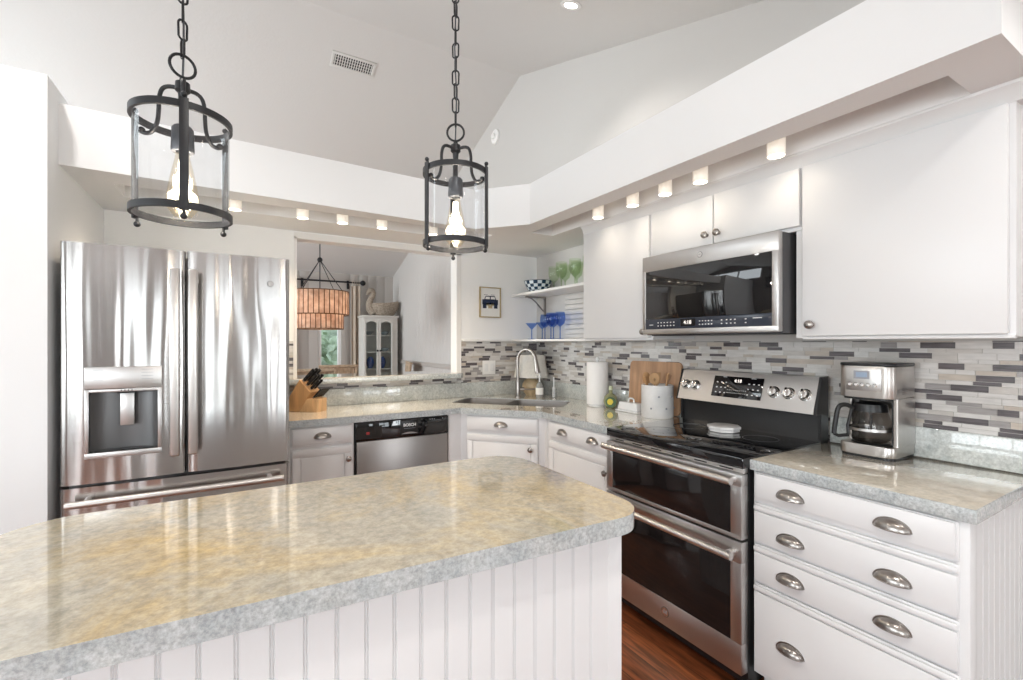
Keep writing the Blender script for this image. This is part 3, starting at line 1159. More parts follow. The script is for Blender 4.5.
# ------------------------------------------------------------------ base cabinets of the corner run
ML = frame_mat((0.0, YC + 0.028, 0), (1, 0, 0), (0, 0, 1))
ZB = ZC - TC - 0.0005
t = thing('base_cabinet', 'white base cabinet with one drawer and one door between refrigerator and dishwasher', 'cabinet', (0.42, 3.2, 0))
mb = MB()
mb.box((0.245, YC + 0.028, 0.09), (0.612, 3.49, ZB))
mb.box((0.245, YC + 0.09, 0), (0.612, 3.49, 0.09))
mb.build('carcass', M_cab, t)
front('drawer', ML, 0.262, 0.600, 0.752, 0.862, t, 'drawer', pulls=((0.43, 0.812),))
front('door', ML, 0.262, 0.600, 0.11, 0.738, t, 'door', knobs=((0.575, 0.66),))

t = thing('dishwasher', 'built-in dishwasher with black control panel and stainless door', 'dishwasher', (0.93, 3.2, 0))
mb = MB()
mb.box((0.618, YC + 0.04, 0.10), (1.238, 3.48, ZB - 0.002))
mb.box((0.63, YC + 0.10, 0.0), (1.226, 3.4, 0.10))
mb.build('body', M_black, t)
mb = MB()
mb.box((0.622, YC + 0.012, 0.752), (1.234, YC + 0.039, ZB - 0.008), 0.003)
p = mb.build('control_panel', M_blackg, t)
mb = MB()
mb.box((0.90, YC + 0.008, 0.765), (1.02, YC + 0.013, 0.858), 0.002)
q = mb.build('handle_recess', M_black, p)
mb = MB()
mb.prism([(0.905 + 0.11 * i / 10, 0.772 + 0.012 * math.sin(PI * i / 10)) for i in range(11)], 0, 0.004, mat=frame_mat((0, YC + 0.0079, 0), (1, 0, 0), (0, 0, 1)))
mb.build('handle_lip', M_steeld, p)
text_mesh('logo', 'BOSCH', 0.026, M_print, frame_mat((0.962, YC + 0.0074, 0.828), (1, 0, 0), (0, 0, 1)), p, bold=0.0008)
for x in (1.10, 1.115, 1.13, 1.19):
    mb = MB()
    mb.box((x, YC + 0.0112, 0.85), (x + 0.006, YC + 0.0122, 0.856))
    mb.build('indicator_light', M_printg, p)
mb = MB()
mb.box((0.925, YC + 0.0072, 0.806), (1.0, YC + 0.0082, 0.8075))
mb.build('printed_line', M_printg, p)
mb = MB()
mb.cyl((1.075, YC + 0.013, 0.82), (1.075, YC + 0.004, 0.82), 0.012)
mb.build('control_button', M_black, p)
mb = MB()
mb.box((0.685, YC + 0.0108, 0.79), (0.705, YC + 0.0122, 0.807))
mb.build('badge', M_red, p)
mb = MB()
mb.box((0.628, YC + 0.014, 0.12), (1.230, YC + 0.039, 0.748), 0.003)
mb.build('door', M_steeld, t)

# diagonal sink cabinet, faces the room at 45 degrees or so
pA, pB = Vector((1.335, YC + 0.028)), Vector((XC + 0.028, 2.492))
dd = (pB - pA)
Ld = dd.length
dd.normalize()
MD = frame_mat((pA.x, pA.y, 0), (dd.x, dd.y, 0), (0, 0, 1))
t = thing('corner_sink_cabinet', 'white diagonal corner base cabinet below the sink', 'cabinet', (1.75, 2.95, 0))
mb = MB()
mb.prism([(1.242, YC + 0.028), (pA.x, pA.y), (pB.x, pB.y), (XC + 0.028, 2.462), (2.31, 2.462), (2.31, 3.47), (1.242, 3.47)], 0.09, 0.69)
mb.prism([(1.242, YC + 0.028), (pA.x, pA.y), (pB.x, pB.y), (XC + 0.028, 2.462), (XC + 0.046, 2.462), (XC + 0.046, 2.505), (1.345, YC + 0.046), (1.242, YC + 0.046)], 0.69, ZB)
mb.prism([(1.242, YC + 0.09), (1.38, YC + 0.09), (XC + 0.09, 2.54), (XC + 0.09, 2.462), (2.31, 2.462), (2.31, 3.47), (1.242, 3.47)], 0, 0.09)
mb.build('carcass', M_cab, t)
front('false_drawer', MD, 0.05, Ld - 0.045, 0.752, 0.862, t, 'drawer', pulls=(((Ld + 0.0) / 2 + 0.0, 0.812),))
front('door', MD, 0.05, Ld - 0.045, 0.11, 0.738, t, 'door', knobs=((Ld - 0.09, 0.66),))

MR2 = frame_mat((XC + 0.028, 2.455, 0), (0, -1, 0), (0, 0, 1))
t = thing('base_cabinet', 'white base cabinet with a two-pull drawer between sink corner and range', 'cabinet', (2.0, 2.15, 0))
mb = MB()
mb.box((XC + 0.028, 1.838, 0.09), (2.31, 2.458, ZB))
mb.box((XC + 0.09, 1.838, 0), (2.31, 2.458, 0.09))
mb.build('carcass', M_cab, t)
front('drawer', MR2, 0.03, 0.605, 0.752, 0.862, t, 'drawer', pulls=((0.175, 0.812), (0.455, 0.812)))
front('door', MR2, 0.03, 0.605, 0.11, 0.738, t, 'door', knobs=((0.575, 0.66),))

# ------------------------------------------------------------------ pass-through ledge
mb = slab_mb([(0.24, 3.405), (1.545, 3.405), (1.578, 3.44), (1.578, 3.499), (OX1 - 0.013, 3.499), (OX1 - 0.013, 3.86), (OX0 + 0.013, 3.86), (OX0 + 0.013, 3.499), (0.24, 3.499)],
             None, OZ0 + 0.003, OZ0 + 0.041, M_stone, M_edge, 0.003)
tag(origin_to(mb.build('bar_ledge', None), (0.9, 3.6, OZ0 + 0.003)), 'raised stone bar ledge sitting in the pass-through opening', 'bar ledge')

# ------------------------------------------------------------------ refrigerator
RX0, RX1, RYF = -0.632, 0.221, 2.575
t = thing('refrigerator', 'stainless french-door refrigerator with water dispenser and bottom freezer', 'refrigerator', (-0.21, 3.0, 0))
mb = MB()
mb.box((RX0 + 0.012, RYF + 0.075, 0.02), (RX1 - 0.012, 3.44, 1.762))
mb.box((RX0 + 0.02, RYF + 0.06, 0.03), (RX1 - 0.02, RYF + 0.08, 1.75))
for x in (RX0 + 0.06, RX1 - 0.06):
    for y in (RYF + 0.13, 3.38):
        mb.cyl((x, y, 0.0), (x, y, 0.025), 0.02)
mb.build('body', pmat('fridge_side', (0.20, 0.20, 0.205), 0.4, metal=0.4), t)
split = -0.206
bulge = 0.012
DX0, DX1, DZ0, DZ1 = -0.553, -0.294, 0.888, 1.262     # dispenser frame on the left door
def door_mb(x0, x1, z0, z1, hole=None):
    """gently bowed steel door; hole = (x0, x1, z0, z1)"""
    mb = MB()
    bm = mb.bm
    def yf(x):
        k = (x - x0) / (x1 - x0)
        e = min(k, 1 - k)
        return RYF - bulge * math.sin(PI * k) ** 0.7 + (0.008 * (1 - e / 0.02) ** 2 if e < 0.02 else 0)
    xs = [x0 + (x1 - x0) * k for k in (0, 0.005, 0.012, 0.02)] + [x0 + (x1 - x0) * (0.02 + 0.96 * i / 24) for i in range(1, 24)] + [x0 + (x1 - x0) * k for k in (0.98, 0.988, 0.995, 1)]
    if hole:
        xs = sorted([x for x in xs if abs(x - hole[0]) > 0.006 and abs(x - hole[1]) > 0.006] + [hole[0], hole[1]])
        zs = [z0, hole[2], hole[3], z1]
    else:
        zs = [z0, z1]
    F = [[bm.verts.new((x, yf(x), z)) for x in xs] for z in zs]
    B = [[bm.verts.new((x, RYF + 0.055, z)) for x in xs] for z in zs]
    for j in range(len(zs) - 1):
        for i in range(len(xs) - 1):
            if hole and j == 1 and xs[i] >= hole[0] - 1e-6 and xs[i + 1] <= hole[1] + 1e-6:
                if abs(xs[i] - hole[0]) < 1e-6:
                    bm.faces.new([F[j][i], F[j + 1][i], B[j + 1][i], B[j][i]])
                if abs(xs[i + 1] - hole[1]) < 1e-6:
                    bm.faces.new([F[j][i + 1], F[j + 1][i + 1], B[j + 1][i + 1], B[j][i + 1]])
                bm.faces.new([F[j][i], B[j][i], B[j][i + 1], F[j][i + 1]])
                bm.faces.new([F[j + 1][i], B[j + 1][i], B[j + 1][i + 1], F[j + 1][i + 1]])
                continue
            bm.faces.new([F[j][i], F[j][i + 1], F[j + 1][i + 1], F[j + 1][i]])
            bm.faces.new([B[j][i], B[j][i + 1], B[j + 1][i + 1], B[j + 1][i]])
        for k in (0, -1):
            bm.faces.new([F[j][k], F[j + 1][k], B[j + 1][k], B[j][k]])
    for j in (0, -1):
        for i in range(len(xs) - 1):
            bm.faces.new([F[j][i], F[j][i + 1], B[j][i + 1], B[j][i]])
    return mb


ZD0 = 0.772
ld = door_mb(RX0, split - 0.004, ZD0, 1.784, (DX0 + 0.012, DX1 - 0.012, DZ0 + 0.01, 1.160)).build('door', M_steel, t)
rd = door_mb(split + 0.004, RX1, ZD0, 1.784).build('door', M_steel, t)
fd = door_mb(RX0, RX1, 0.10, ZD0 - 0.014).build('freezer_drawer', M_steel, t)


def bar_handle(pts, r, parent, ends, mat=M_steelr, flat=1.0):
    mb = MB()
    mb.tube(pts, r, 14)
    for a, b in ends:
        mb.tube([a, b], r * 0.75, 10)
    return mb.build('handle', mat, parent)


for x, par in ((split - 0.036, ld), (split + 0.030, rd)):
    y = RYF - 0.062
    mb = MB()
    mb.box((x - 0.019, y - 0.011, 0.862), (x + 0.019, y + 0.011, 1.695), 0.009, seg=3)
    for z in (0.90, 1.66):
        mb.box((x - 0.009, y + 0.008, z - 0.018), (x + 0.009, RYF - 0.003, z + 0.018), 0.003)
    mb.build('handle', M_satin, par)
y = RYF - 0.06
mb = MB()
mb.tube([(RX0 + 0.03, y, 0.703), (RX1 - 0.03, y, 0.703)], 0.015, 16)
for x in (RX0 + 0.09, RX1 - 0.09):
    mb.tube([(x, y, 0.703), (x, RYF - 0.003, 0.708)], 0.011, 12)
mb.build('handle', M_satin, fd)
# dispenser
mb = MB()
mb.box((DX0, RYF - 0.019, 1.168), (DX1, RYF - 0.004, DZ1), 0.003)
mb.build('control_panel', M_steelr, ld)
mb = MB()
for a, b_ in (((DX0, DZ0 - 0.012), (DX1, DZ0 + 0.012)), ((DX0, DZ0 + 0.012), (DX0 + 0.014, 1.167)), ((DX1 - 0.014, DZ0 + 0.012), (DX1, 1.167)), ((DX0 + 0.014, 1.154), (DX1 - 0.014, 1.167))):
    mb.box((a[0], RYF - 0.017, a[1]), (b_[0], RYF - 0.003, b_[1]), 0.002)
mb.build('dispenser_frame', M_steelr, ld)
mb = MB()
nseg = 12
rows = []
for z in (DZ0 + 0.012, 1.156):
    rows.append([mb.bm.verts.new((DX0 + 0.014 + (DX1 - DX0 - 0.028) * i / nseg, RYF + 0.002 + 0.045 * math.sin(PI * i / nseg) ** 0.6, z)) for i in range(nseg + 1)])
for i in range(nseg):
    mb.bm.faces.new([rows[0][i], rows[0][i + 1], rows[1][i + 1], rows[1][i]])
mb.bm.faces.new(rows[0]); mb.bm.faces.new(rows[1])
mb.build('dispenser_recess', M_dark, ld)
mb = MB()
mb.prism([(DX0 + 0.03 + (DX1 - DX0 - 0.06) * i / 12, RYF - 0.004 + 0.042 * math.sin(PI * i / 12)) for i in range(13)], DZ0 + 0.0125, DZ0 + 0.017)
mb.build('drip_tray', M_black, ld)
mb = MB()
mb.box((-0.443, RYF + 0.018, 1.005), (-0.395, RYF + 0.026, 1.150), 0.002)
mb.build('paddle', M_steelr, ld)
mb = MB()
mb.box((-0.450, RYF - 0.006, 1.146), (-0.390, RYF + 0.02, 1.1555), 0.002)
for i in range(4):
    mb.box((-0.435 + i * 0.012, RYF - 0.010, 1.157), (-0.431 + i * 0.012, RYF - 0.0175, 1.163))
mb.build('spigot', M_black, ld)
for i in range(4):
    mb = MB()
    mb.box((DX0 + 0.03, RYF - 0.0194, 1.248 - i * 0.014), (DX0 + 0.06, RYF - 0.0188, 1.2495 - i * 0.014))
    mb.build('touch_mark', M_printg, ld)
    mb = MB()
    mb.box((DX1 - 0.07, RYF - 0.0194, 1.248 - i * 0.014), (DX1 - 0.03, RYF - 0.0188, 1.2495 - i * 0.014))
    mb.build('touch_mark', M_printg, ld)


def ge_badge(origin, right, up, r, parent):
    M = frame_mat(origin, right, up)
    mb = MB()
    mb.prism([(r * math.cos(2 * PI * i / 24), r * math.sin(2 * PI * i / 24)) for i in range(24)], 0, 0.0015, mat=M)
    mb.prism([(r * 1.18 * math.cos(2 * PI * i / 24), r * 1.18 * math.sin(2 * PI * i / 24)) for i in range(24)], -0.0001, 0.0006, m=M_dark, mat=M)
    mb.mats = [M_dark]
    mb.mats = [M_chrome, M_dark]
    for f in mb.bm.faces:
        f.material_index = 1 if max((M.inverted() @ v.co).z for v in f.verts) < 0.001 else 0
    b = mb.build('badge', None, parent)
    M2 = frame_mat(Vector(origin) + Vector((M[0][2], M[1][2], M[2][2])) * 0.0018, right, up)
    text_mesh('badge_letters', 'GE', r * 1.05, M_printg, M2, parent)


ge_badge((0.135, RYF - 0.0125, 1.655), (1, 0, 0), (0, 0, 1), 0.012, rd)

# ------------------------------------------------------------------ range
GY0, GY1, GX = 1.068, 1.826, 1.657
t = thing('range', 'stainless double-oven electric range with black glass cooktop', 'range', (1.98, 1.447, 0))
MG = frame_mat((GX, GY1, 0), (0, -1, 0), (0, 0, 1))
GW = GY1 - GY0
mb = MB()
mb.box((GX + 0.045, GY0 + 0.004, 0.03), (2.30, GY1 - 0.004, 0.895))
for y in (GY0 + 0.05, GY1 - 0.05):
    for x in (GX + 0.1, 2.25):
        mb.cyl((x, y, 0), (x, y, 0.032), 0.018)
mb.build('body', M_black, t)
mb = MB()
mb.box((GX + 0.004, GY0 - 0.002, 0.878), (2.235, GY1 + 0.002, 0.921), 0.006)
ct = mb.build('cooktop', M_blackg, t)
for x, y, r in ((1.85, 1.26, 0.105), (1.85, 1.63, 0.085), (2.08, 1.25, 0.075), (2.08, 1.63, 0.09), (1.85, 1.26, 0.065)):
    for rr in (r,):
        mb = MB()
        mb.lathe([(rr - 0.0007, 0), (rr + 0.0007, 0), (rr + 0.0007, 0.0003), (rr - 0.0007, 0.0003), (rr - 0.0007, 0)], (x, y, 0.9211), 48)
        mb.build('burner_ring', M_ring, ct)
mb = MB()
mb.box((GX + 0.020, GY0 + 0.004, 0.858), (GX + 0.044, GY1 - 0.004, 0.881), 0.003)
q = mb.build('vent_trim', M_steelr, t)
for i in range(6):
    mb = MB()
    y = GY0 + 0.08 + i * (GW - 0.16) / 5
    mb.box((GX + 0.0192, y - 0.03, 0.864), (GX + 0.022, y + 0.03, 0.869))
    mb.build('vent_slot', M_black, q)


def oven_door(z0, z1, g0, g1, hz):
    mb = MB()
    a, b_ = 0.048, GW - 0.05
    mb.box((0.002, z0, -0.042), (GW - 0.002, g0, 0), 0.004, mat=MG)
    mb.box((0.002, g1, -0.042), (GW - 0.002, z1, 0), 0.004, mat=MG)
    mb.box((0.002, g0 - 0.004, -0.042), (a, g1 + 0.004, 0), 0.004, mat=MG)
    mb.box((b_, g0 - 0.004, -0.042), (GW - 0.002, g1 + 0.004, 0), 0.004, mat=MG)
    d = mb.build('oven_door', M_steelr, t)
    mb = MB()
    mb.box((a - 0.003, g0 - 0.003, -0.03), (b_ + 0.003, g1 + 0.003, -0.0015), 0.001, mat=MG)
    mb.build('door_window', M_ovenglass, d)
    mb = MB()
    mb.tube([MG @ Vector((0.028, hz, 0.05)), MG @ Vector((GW - 0.012, hz, 0.05))], 0.0145, 16)
    for x in (0.048, GW - 0.035):
        mb.box((x - 0.012, hz - 0.012, -0.001), (x + 0.012, hz + 0.012, 0.045), 0.004, mat=MG)
    mb.build('handle', M_satin, d)
    return d


oven_door(0.604, 0.856, 0.622, 0.808, 0.838)
lo = oven_door(0.085, 0.596, 0.205, 0.512, 0.552)
ge_badge(MG @ Vector((GW / 2 + 0.01, 0.150, 0.0003)), (0, -1, 0), (0, 0, 1), 0.019, lo)
# backguard with slanted control panel
MY = Matrix(((1, 0, 0, 0), (0, 0, 1, 0), (0, 1, 0, 0), (0, 0, 0, 1)))
mb = MB()
mb.prism([(2.236, 0.9), (2.305, 0.9), (2.305, 1.203), (2.262, 1.200), (2.232, 1.055), (2.255, 1.05), (2.255, 0.93)][::-1], GY0 + 0.004, GY1 - 0.004, mat=MY)
bgd = mb.build('backguard', M_black, t)
mb = MB()
mb.prism([(2.195, 1.045), (2.205, 1.043), (2.260, 1.201), (2.300, 1.204), (2.300, 1.210), (2.250, 1.207)][::-1], GY0 + 0.012, GY1 - 0.012, mat=MY)
cp = mb.build('control_panel', M_steelr, t)
mb = MB()
for y0 in (GY0, GY1 - 0.011):
    mb = MB()
    mb.prism([(2.196, 1.04), (2.24, 1.04), (2.24, 0.925), (2.304, 0.925), (2.304, 1.212), (2.248, 1.210)][::1], y0, y0 + 0.011, mat=MY)
    mb.build('end_cap', M_black, t)
up = Vector((2.250 - 2.195, 0, 1.207 - 1.045)).normalized()
MP = frame_mat(Vector((2.195, GY1, 1.045)), (0, -1, 0), up)       # along, up the slope, out
mb = MB()
mb.box((0.225, 0.035, 0.0002), (0.500, 0.148, 0.003), 0.002, mat=MP)
kp = mb.build('touch_panel', M_blackg, cp)
mb = MB()
for r_ in range(4):
    for c_ in list(range(3)) + list(range(7, 10)):
        x = 0.245 + c_ * 0.0255
        if r_ < 3:
            mb.box((x, 0.055 + r_ * 0.028, 0.003), (x + 0.009, 0.0605 + r_ * 0.028, 0.0034), mat=MP)
for c_ in range(10):
    x = 0.315 + c_ * 0.011
    mb.box((x, 0.058, 0.003), (x + 0.004, 0.061, 0.0034), mat=MP)
    mb.box((x, 0.074, 0.003), (x + 0.004, 0.077, 0.0034), mat=MP)
mb.box((0.278, 0.142, 0.003), (0.30, 0.145, 0.0034), mat=MP)
mb.box((0.435, 0.142, 0.003), (0.46, 0.145, 0.0034), mat=MP)
mb.build('key_marks', M_print, cp)
text_mesh('clock', '4:18', 0.024, M_digit, MP @ frame_mat((0.365, 0.125, 0.0032), (1, 0, 0), (0, 1, 0)), cp, bold=0.0004)
for x in (0.032, 0.094, 0.558, 0.628, 0.70):
    mb = MB()
    Mk = MP @ Matrix.Translation((x + (0.02 if x < 0.2 else 0), 0.085, 0.0003))
    mb.lathe([(0, 0), (0.0285, 0), (0.0285, 0.004), (0.025, 0.006), (0.0225, 0.022), (0.019, 0.026), (0, 0.026)], (0, 0, 0), 28, mat=Mk)
    mb.box((-0.006, -0.021, 0.024), (0.006, 0.021, 0.036), 0.003, mat=Mk)
    mb.build('control_knob', M_chrome, cp)

# octagonal marble rest on the cooktop
cx, cy = 2.10, 1.452
mb = MB()
for z0, r in ((0.9216, 0.074), (0.9356, 0.080)):
    mb.prism([(cx + r * math.cos(R(22.5 + 45 * i)), cy + r * math.sin(R(22.5 + 45 * i))) for i in range(8)], z0, z0 + 0.0136, bev=0.003)
tag(origin_to(mb.build('octagonal_trivet', M_marble), (cx, cy, 0.9216)), 'small white octagonal marble trivet on the black cooktop', 'trivet')

# ------------------------------------------------------------------ microwave
MX, MY0, MY1, MZ0, MZ1 = 1.874, 1.052, 1.780, 1.405, 1.820
t = thing('microwave', 'stainless over-the-range microwave with black glass door', 'microwave', (2.1, 1.42, MZ0))
mb = MB()
mb.box((MX + 0.035, MY0 + 0.002, MZ0), (2.325, MY1 - 0.002, MZ1 - 0.002))
mb.build('body', pmat('microwave_case', (0.10, 0.10, 0.105), 0.35, metal=0.6), t)
MM = frame_mat((MX, MY1, 0), (0, -1, 0), (0, 0, 1))
MWw = MY1 - MY0
mb = MB()
gx0, gx1, gz0, gz1 = 0.025, 0.700, 1.436, 1.738
mb.box((0, MZ0 + 0.004, -0.033), (MWw, gz0, 0), 0.004, mat=MM)
mb.box((0, gz1, -0.033), (MWw, MZ1, 0), 0.004, mat=MM)
mb.box((0, gz0 - 0.004, -0.033), (gx0, gz1 + 0.004, 0), 0.004, mat=MM)
mb.box((gx1, gz0 - 0.004, -0.033), (MWw, gz1 + 0.004, 0), 0.004, mat=MM)
d = mb.build('door', M_steelr, t)
mb = MB()
mb.box((gx0 - 0.002, 1.487, -0.02), (gx1 + 0.002, gz1 + 0.002, -0.001), 0.001, mat=MM)
mb.build('door_window', M_blackg, d)
mb = MB()
mb.box((gx0 - 0.002, gz0 - 0.002, -0.02), (gx1 + 0.002, 1.4865, -0.0005), 0.001, mat=MM)
mb.build('control_strip', M_navy, d)
mb = MB()
for r_ in range(2):
    for x in [0.105 + 0.02 * i for i in range(6)] + [0.355 + 0.016 * i for i in range(5)] + [0.47, 0.495, 0.515, 0.535, 0.585]:
        mb.box((x, 1.449 + r_ * 0.016, -0.0004), (x + 0.007, 1.4535 + r_ * 0.016, 0.0002), mat=MM)
mb.box((0.05, 1.455, -0.0004), (0.075, 1.459, 0.0002), mat=MM)
mb.box((0.62, 1.468, -0.0004), (0.66, 1.471, 0.0002), mat=MM)
mb.build('key_marks', M_print, d)
mb = MB()
mb.box((0.25, 1.446, -0.0004), (0.335, 1.480, 0.0001), mat=MM)
mb.build('display', M_blackg, d)
text_mesh('clock', '4:18', 0.026, M_digit, MM @ frame_mat((0.29, 1.463, 0.0003), (1, 0, 0), (0, 1, 0)), d, bold=0.0003)
ge_badge(MM @ Vector((0.36, 1.781, 0.0003)), (0, -1, 0), (0, 0, 1), 0.012, d)
mb = MB()
mb.box((0.02, MZ0 - 0.004, -0.30), (MWw - 0.02, MZ0 - 0.0002, -0.05), mat=MM)
mb.build('underside_vent', M_black, t)

# ------------------------------------------------------------------ wall cabinets
XU = 1.985
MU = frame_mat((XU, 0, 0), (0, -1, 0), (0, 0, 1))


def wall_cabinet(label, y0, y1, z0, doors, knobs, crown=(0, 0)):
    t = thing('wall_cabinet', label, 'cabinet', (2.15, (y0 + y1) / 2, z0))
    mb = MB()
    mb.box((XU, y0, z0), (2.332, y1, 2.100))
    if z0 < 1.5 and y1 < 1.1:
        mb.box((XU, y1 + 0.0002, z0), (2.332, 1.040, 1.829))
    mb.build('carcass', M_cab, t)
    for i, (a, b_) in enumerate(doors):
        front('door', MU, -b_, -a, z0 + 0.008 if z0 < 1.5 else z0 + 0.012, 2.078, t, 'flat', 0.019, knobs=[(-ky, kz) for ky, kz in knobs if a <= ky <= b_])
    mb = MB()
    mb.prism([(XU - 0.002, 2.082), (XU + 0.05, 2.082), (XU + 0.05, ZS - 0.0005), (XU - 0.028, ZS - 0.0005), (XU - 0.028, 2.127), (XU - 0.014, 2.113), (XU - 0.010, 2.094)][::-1], y0 - crown[0], y1 + crown[1], mat=MY)
    mb.build('crown_moulding', M_cab, t)
    mb = MB()
    mb.box((XU - 0.006, y0, z0 - 0.006), (XU + 0.012, y1, z0 + 0.006), 0.002)
    mb.build('bottom_rail', M_cab, t)
    return t


wall_cabinet('large white wall cabinet with one wide flat door at the right', 0.414, 1.0135, 1.384, [(0.428, 1.008)], [(0.972, 1.436)], (0.02, 0))
wall_cabinet('short white two-door wall cabinet above the microwave', 1.014, 1.803, 1.83, [(1.020, 1.413), (1.419, 1.795)], [(1.385, 1.888), (1.449, 1.888)])
wall_cabinet('tall narrow white wall cabinet between open shelves and microwave', 1.8035, 2.392, 1.384, [(1.822, 2.386)], [(1.848, 1.425)], (0, 0.01))

# ------------------------------------------------------------------ open shelves in the corner
def shelf(z0, z1, label, brackets):
    t = thing('wall_shelf', label, 'shelf', (2.2, 2.95, z0))
    mb = MB()
    mb.box((2.065, 2.3935, z0), (2.332, 3.499, z1), 0.002)
    if not brackets:
        mb.box((OX1 + 0.034, 3.478, z0), (2.0645, 3.499, z1), 0.002)
    mb.build('board', M_trimp, t)
    for y in brackets:
        mb = MB()
        mb.box((2.326, y - 0.012, z0 - 0.17), (2.338, y + 0.012, z0 - 0.0005), 0.002)
        mb.box((2.13, y - 0.012, z0 - 0.012), (2.328, y + 0.012, z0 - 0.0008), 0.002)
        pts = []
        for i in range(13):
            a = i / 12
            pts.append((2.33 - 0.17 * a ** 0.8, y, z0 - 0.13 + 0.118 * math.sin(a * PI / 2)))
        mb.tube(pts, 0.006, 8)
        mb.build('bracket', M_nick, t)
    return t


shelf(1.766, 1.786, 'upper white corner shelf on metal brackets carrying bowl and green glasses', (3.36, 2.56))
shelf(1.3745, 1.392, 'lower white corner shelf just above the tile carrying blue glasses', ())
# white slatted panel on the side wall between the shelves
mb = MB()
zz = 1.395
while zz < 1.755:
    mb.box((2.322, 2.396, zz), (2.3395, 3.06, min(zz + 0.036, 1.76)), 0.005)
    zz += 0.040
o = mb.build('trim_5', pmat('whitewashed_slats', (0.66, 0.63, 0.60), 0.6, noise=0.06, nscale=8))
o['kind'] = 'structure'


# ------------------------------------------------------------------ things on the shelves
def glass_profile(kind):
    if kind == 'martini':
        return [(0, 0.0), (0.036, 0.0), (0.036, 0.003), (0.006, 0.007), (0.0045, 0.012), (0.0045, 0.085), (0.008, 0.09), (0.055, 0.142), (0.0535, 0.142), (0.006, 0.094), (0, 0.092)]
    if kind == 'wine':
        return [(0, 0.0), (0.036, 0.0), (0.036, 0.003), (0.006, 0.007), (0.0045, 0.012), (0.0045, 0.10), (0.012, 0.106), (0.034, 0.125), (0.043, 0.155), (0.042, 0.185), (0.036, 0.215),
                (0.0345, 0.215), (0.040, 0.185), (0.041, 0.156), (0.032, 0.128), (0.010, 0.109), (0, 0.108)]
    return [(0, 0.0), (0.034, 0.0), (0.034, 0.003), (0.006, 0.007), (0.005, 0.012), (0.006, 0.07), (0.012, 0.078), (0.036, 0.10), (0.046, 0.14), (0.044, 0.205),
            (0.0425, 0.205), (0.0445, 0.14), (0.034, 0.103), (0.010, 0.082), (0, 0.080)]


def stem_glass(name, kind, mat, label, cat, loc, group):
    t = thing(name, label, cat, loc, 0, group)
    pr = glass_profile(kind)
    cut = 6
    mb = MB()
    mb.lathe(pr[:cut] + [(0, pr[cut - 1][1])], (0, 0, 0), 20)
    mb.build('stem', mat, t, world=False)
    mb = MB()
    top = max(range(len(pr)), key=lambda q: pr[q][1])
    mb.lathe([(0, pr[cut - 1][1])] + pr[cut - 1:top + 1], (0, 0, 0), 24)
    mb.build('glass_bowl', mat, t, world=False)
    return t


ZL = 1.3925
stem_glass('martini_glass', 'martini', M_bglass, 'blue martini glass at the left end of the lower shelf', 'glass', (2.21, 3.385, ZL), 'blue glasses on the lower shelf')
stem_glass('martini_glass', 'martini', M_bglass, 'second blue martini glass, just right of the leftmost one', 'glass', (2.205, 3.215, ZL), 'blue glasses on the lower shelf')
w1 = stem_glass('wine_glass', 'wine', M_bglass, 'tall blue wine glass standing behind the second martini glass', 'glass', (2.285, 3.29, ZL), 'blue glasses on the lower shelf')
for x, y, lb in ((2.195, 3.075, 'blue wine glass in the middle of the lower shelf row'), (2.195, 2.95, 'rightmost blue wine glass on the lower shelf'),
                 (2.275, 3.15, 'blue wine glass tucked close behind the middle one')):
    c_ = copy_tree(w1)
    c_.location = (x, y, ZL)
    c_['label'] = lb
ZH = 1.7865
g1 = stem_glass('green_goblet', 'goblet', M_gglass, 'pale green goblet nearest the checkered bowl on the upper shelf', 'glass', (2.25, 3.11, ZH), 'green goblets on the upper shelf')
for x, y, lb in ((2.17, 2.90, 'green goblet in front, second from the bowl on the upper shelf'), (2.26, 2.97, 'green goblet behind the second from the bowl'),
                 (2.17, 2.73, 'green goblet in front, third from the bowl on the upper shelf'), (2.26, 2.82, 'green goblet standing behind the third from the bowl'),
                 (2.17, 2.57, 'green goblet beside the tall cabinet, front of the upper shelf'), (2.26, 2.65, 'green goblet at the back beside the tall cabinet')):
    c_ = copy_tree(g1)
    c_.location = (x, y, ZH)
    c_['label'] = lb
# checkered bowl
bx, by = 2.20, 3.27
t = thing('checkered_bowl', 'black and white checkered bowl on the upper shelf', 'bowl', (bx, by, ZH))
mb = MB()
mb.lathe([(0.062, 0.004), (0.085, 0.022), (0.100, 0.045), (0.112, 0.07), (0.120, 0.098)], (bx, by, ZH), 44, uv=True)
mb.build('patterned_side', M_check, t)
mb = MB()
mb.lathe([(0.0, 0.0), (0.060, 0.0), (0.062, 0.004), (0.060, 0.008), (0.082, 0.024), (0.097, 0.047), (0.109, 0.072), (0.116, 0.098), (0.118, 0.101), (0.1215, 0.101), (0.1203, 0.096)], (bx, by, ZH), 44)
mb.build('rim', M_ink2, t)

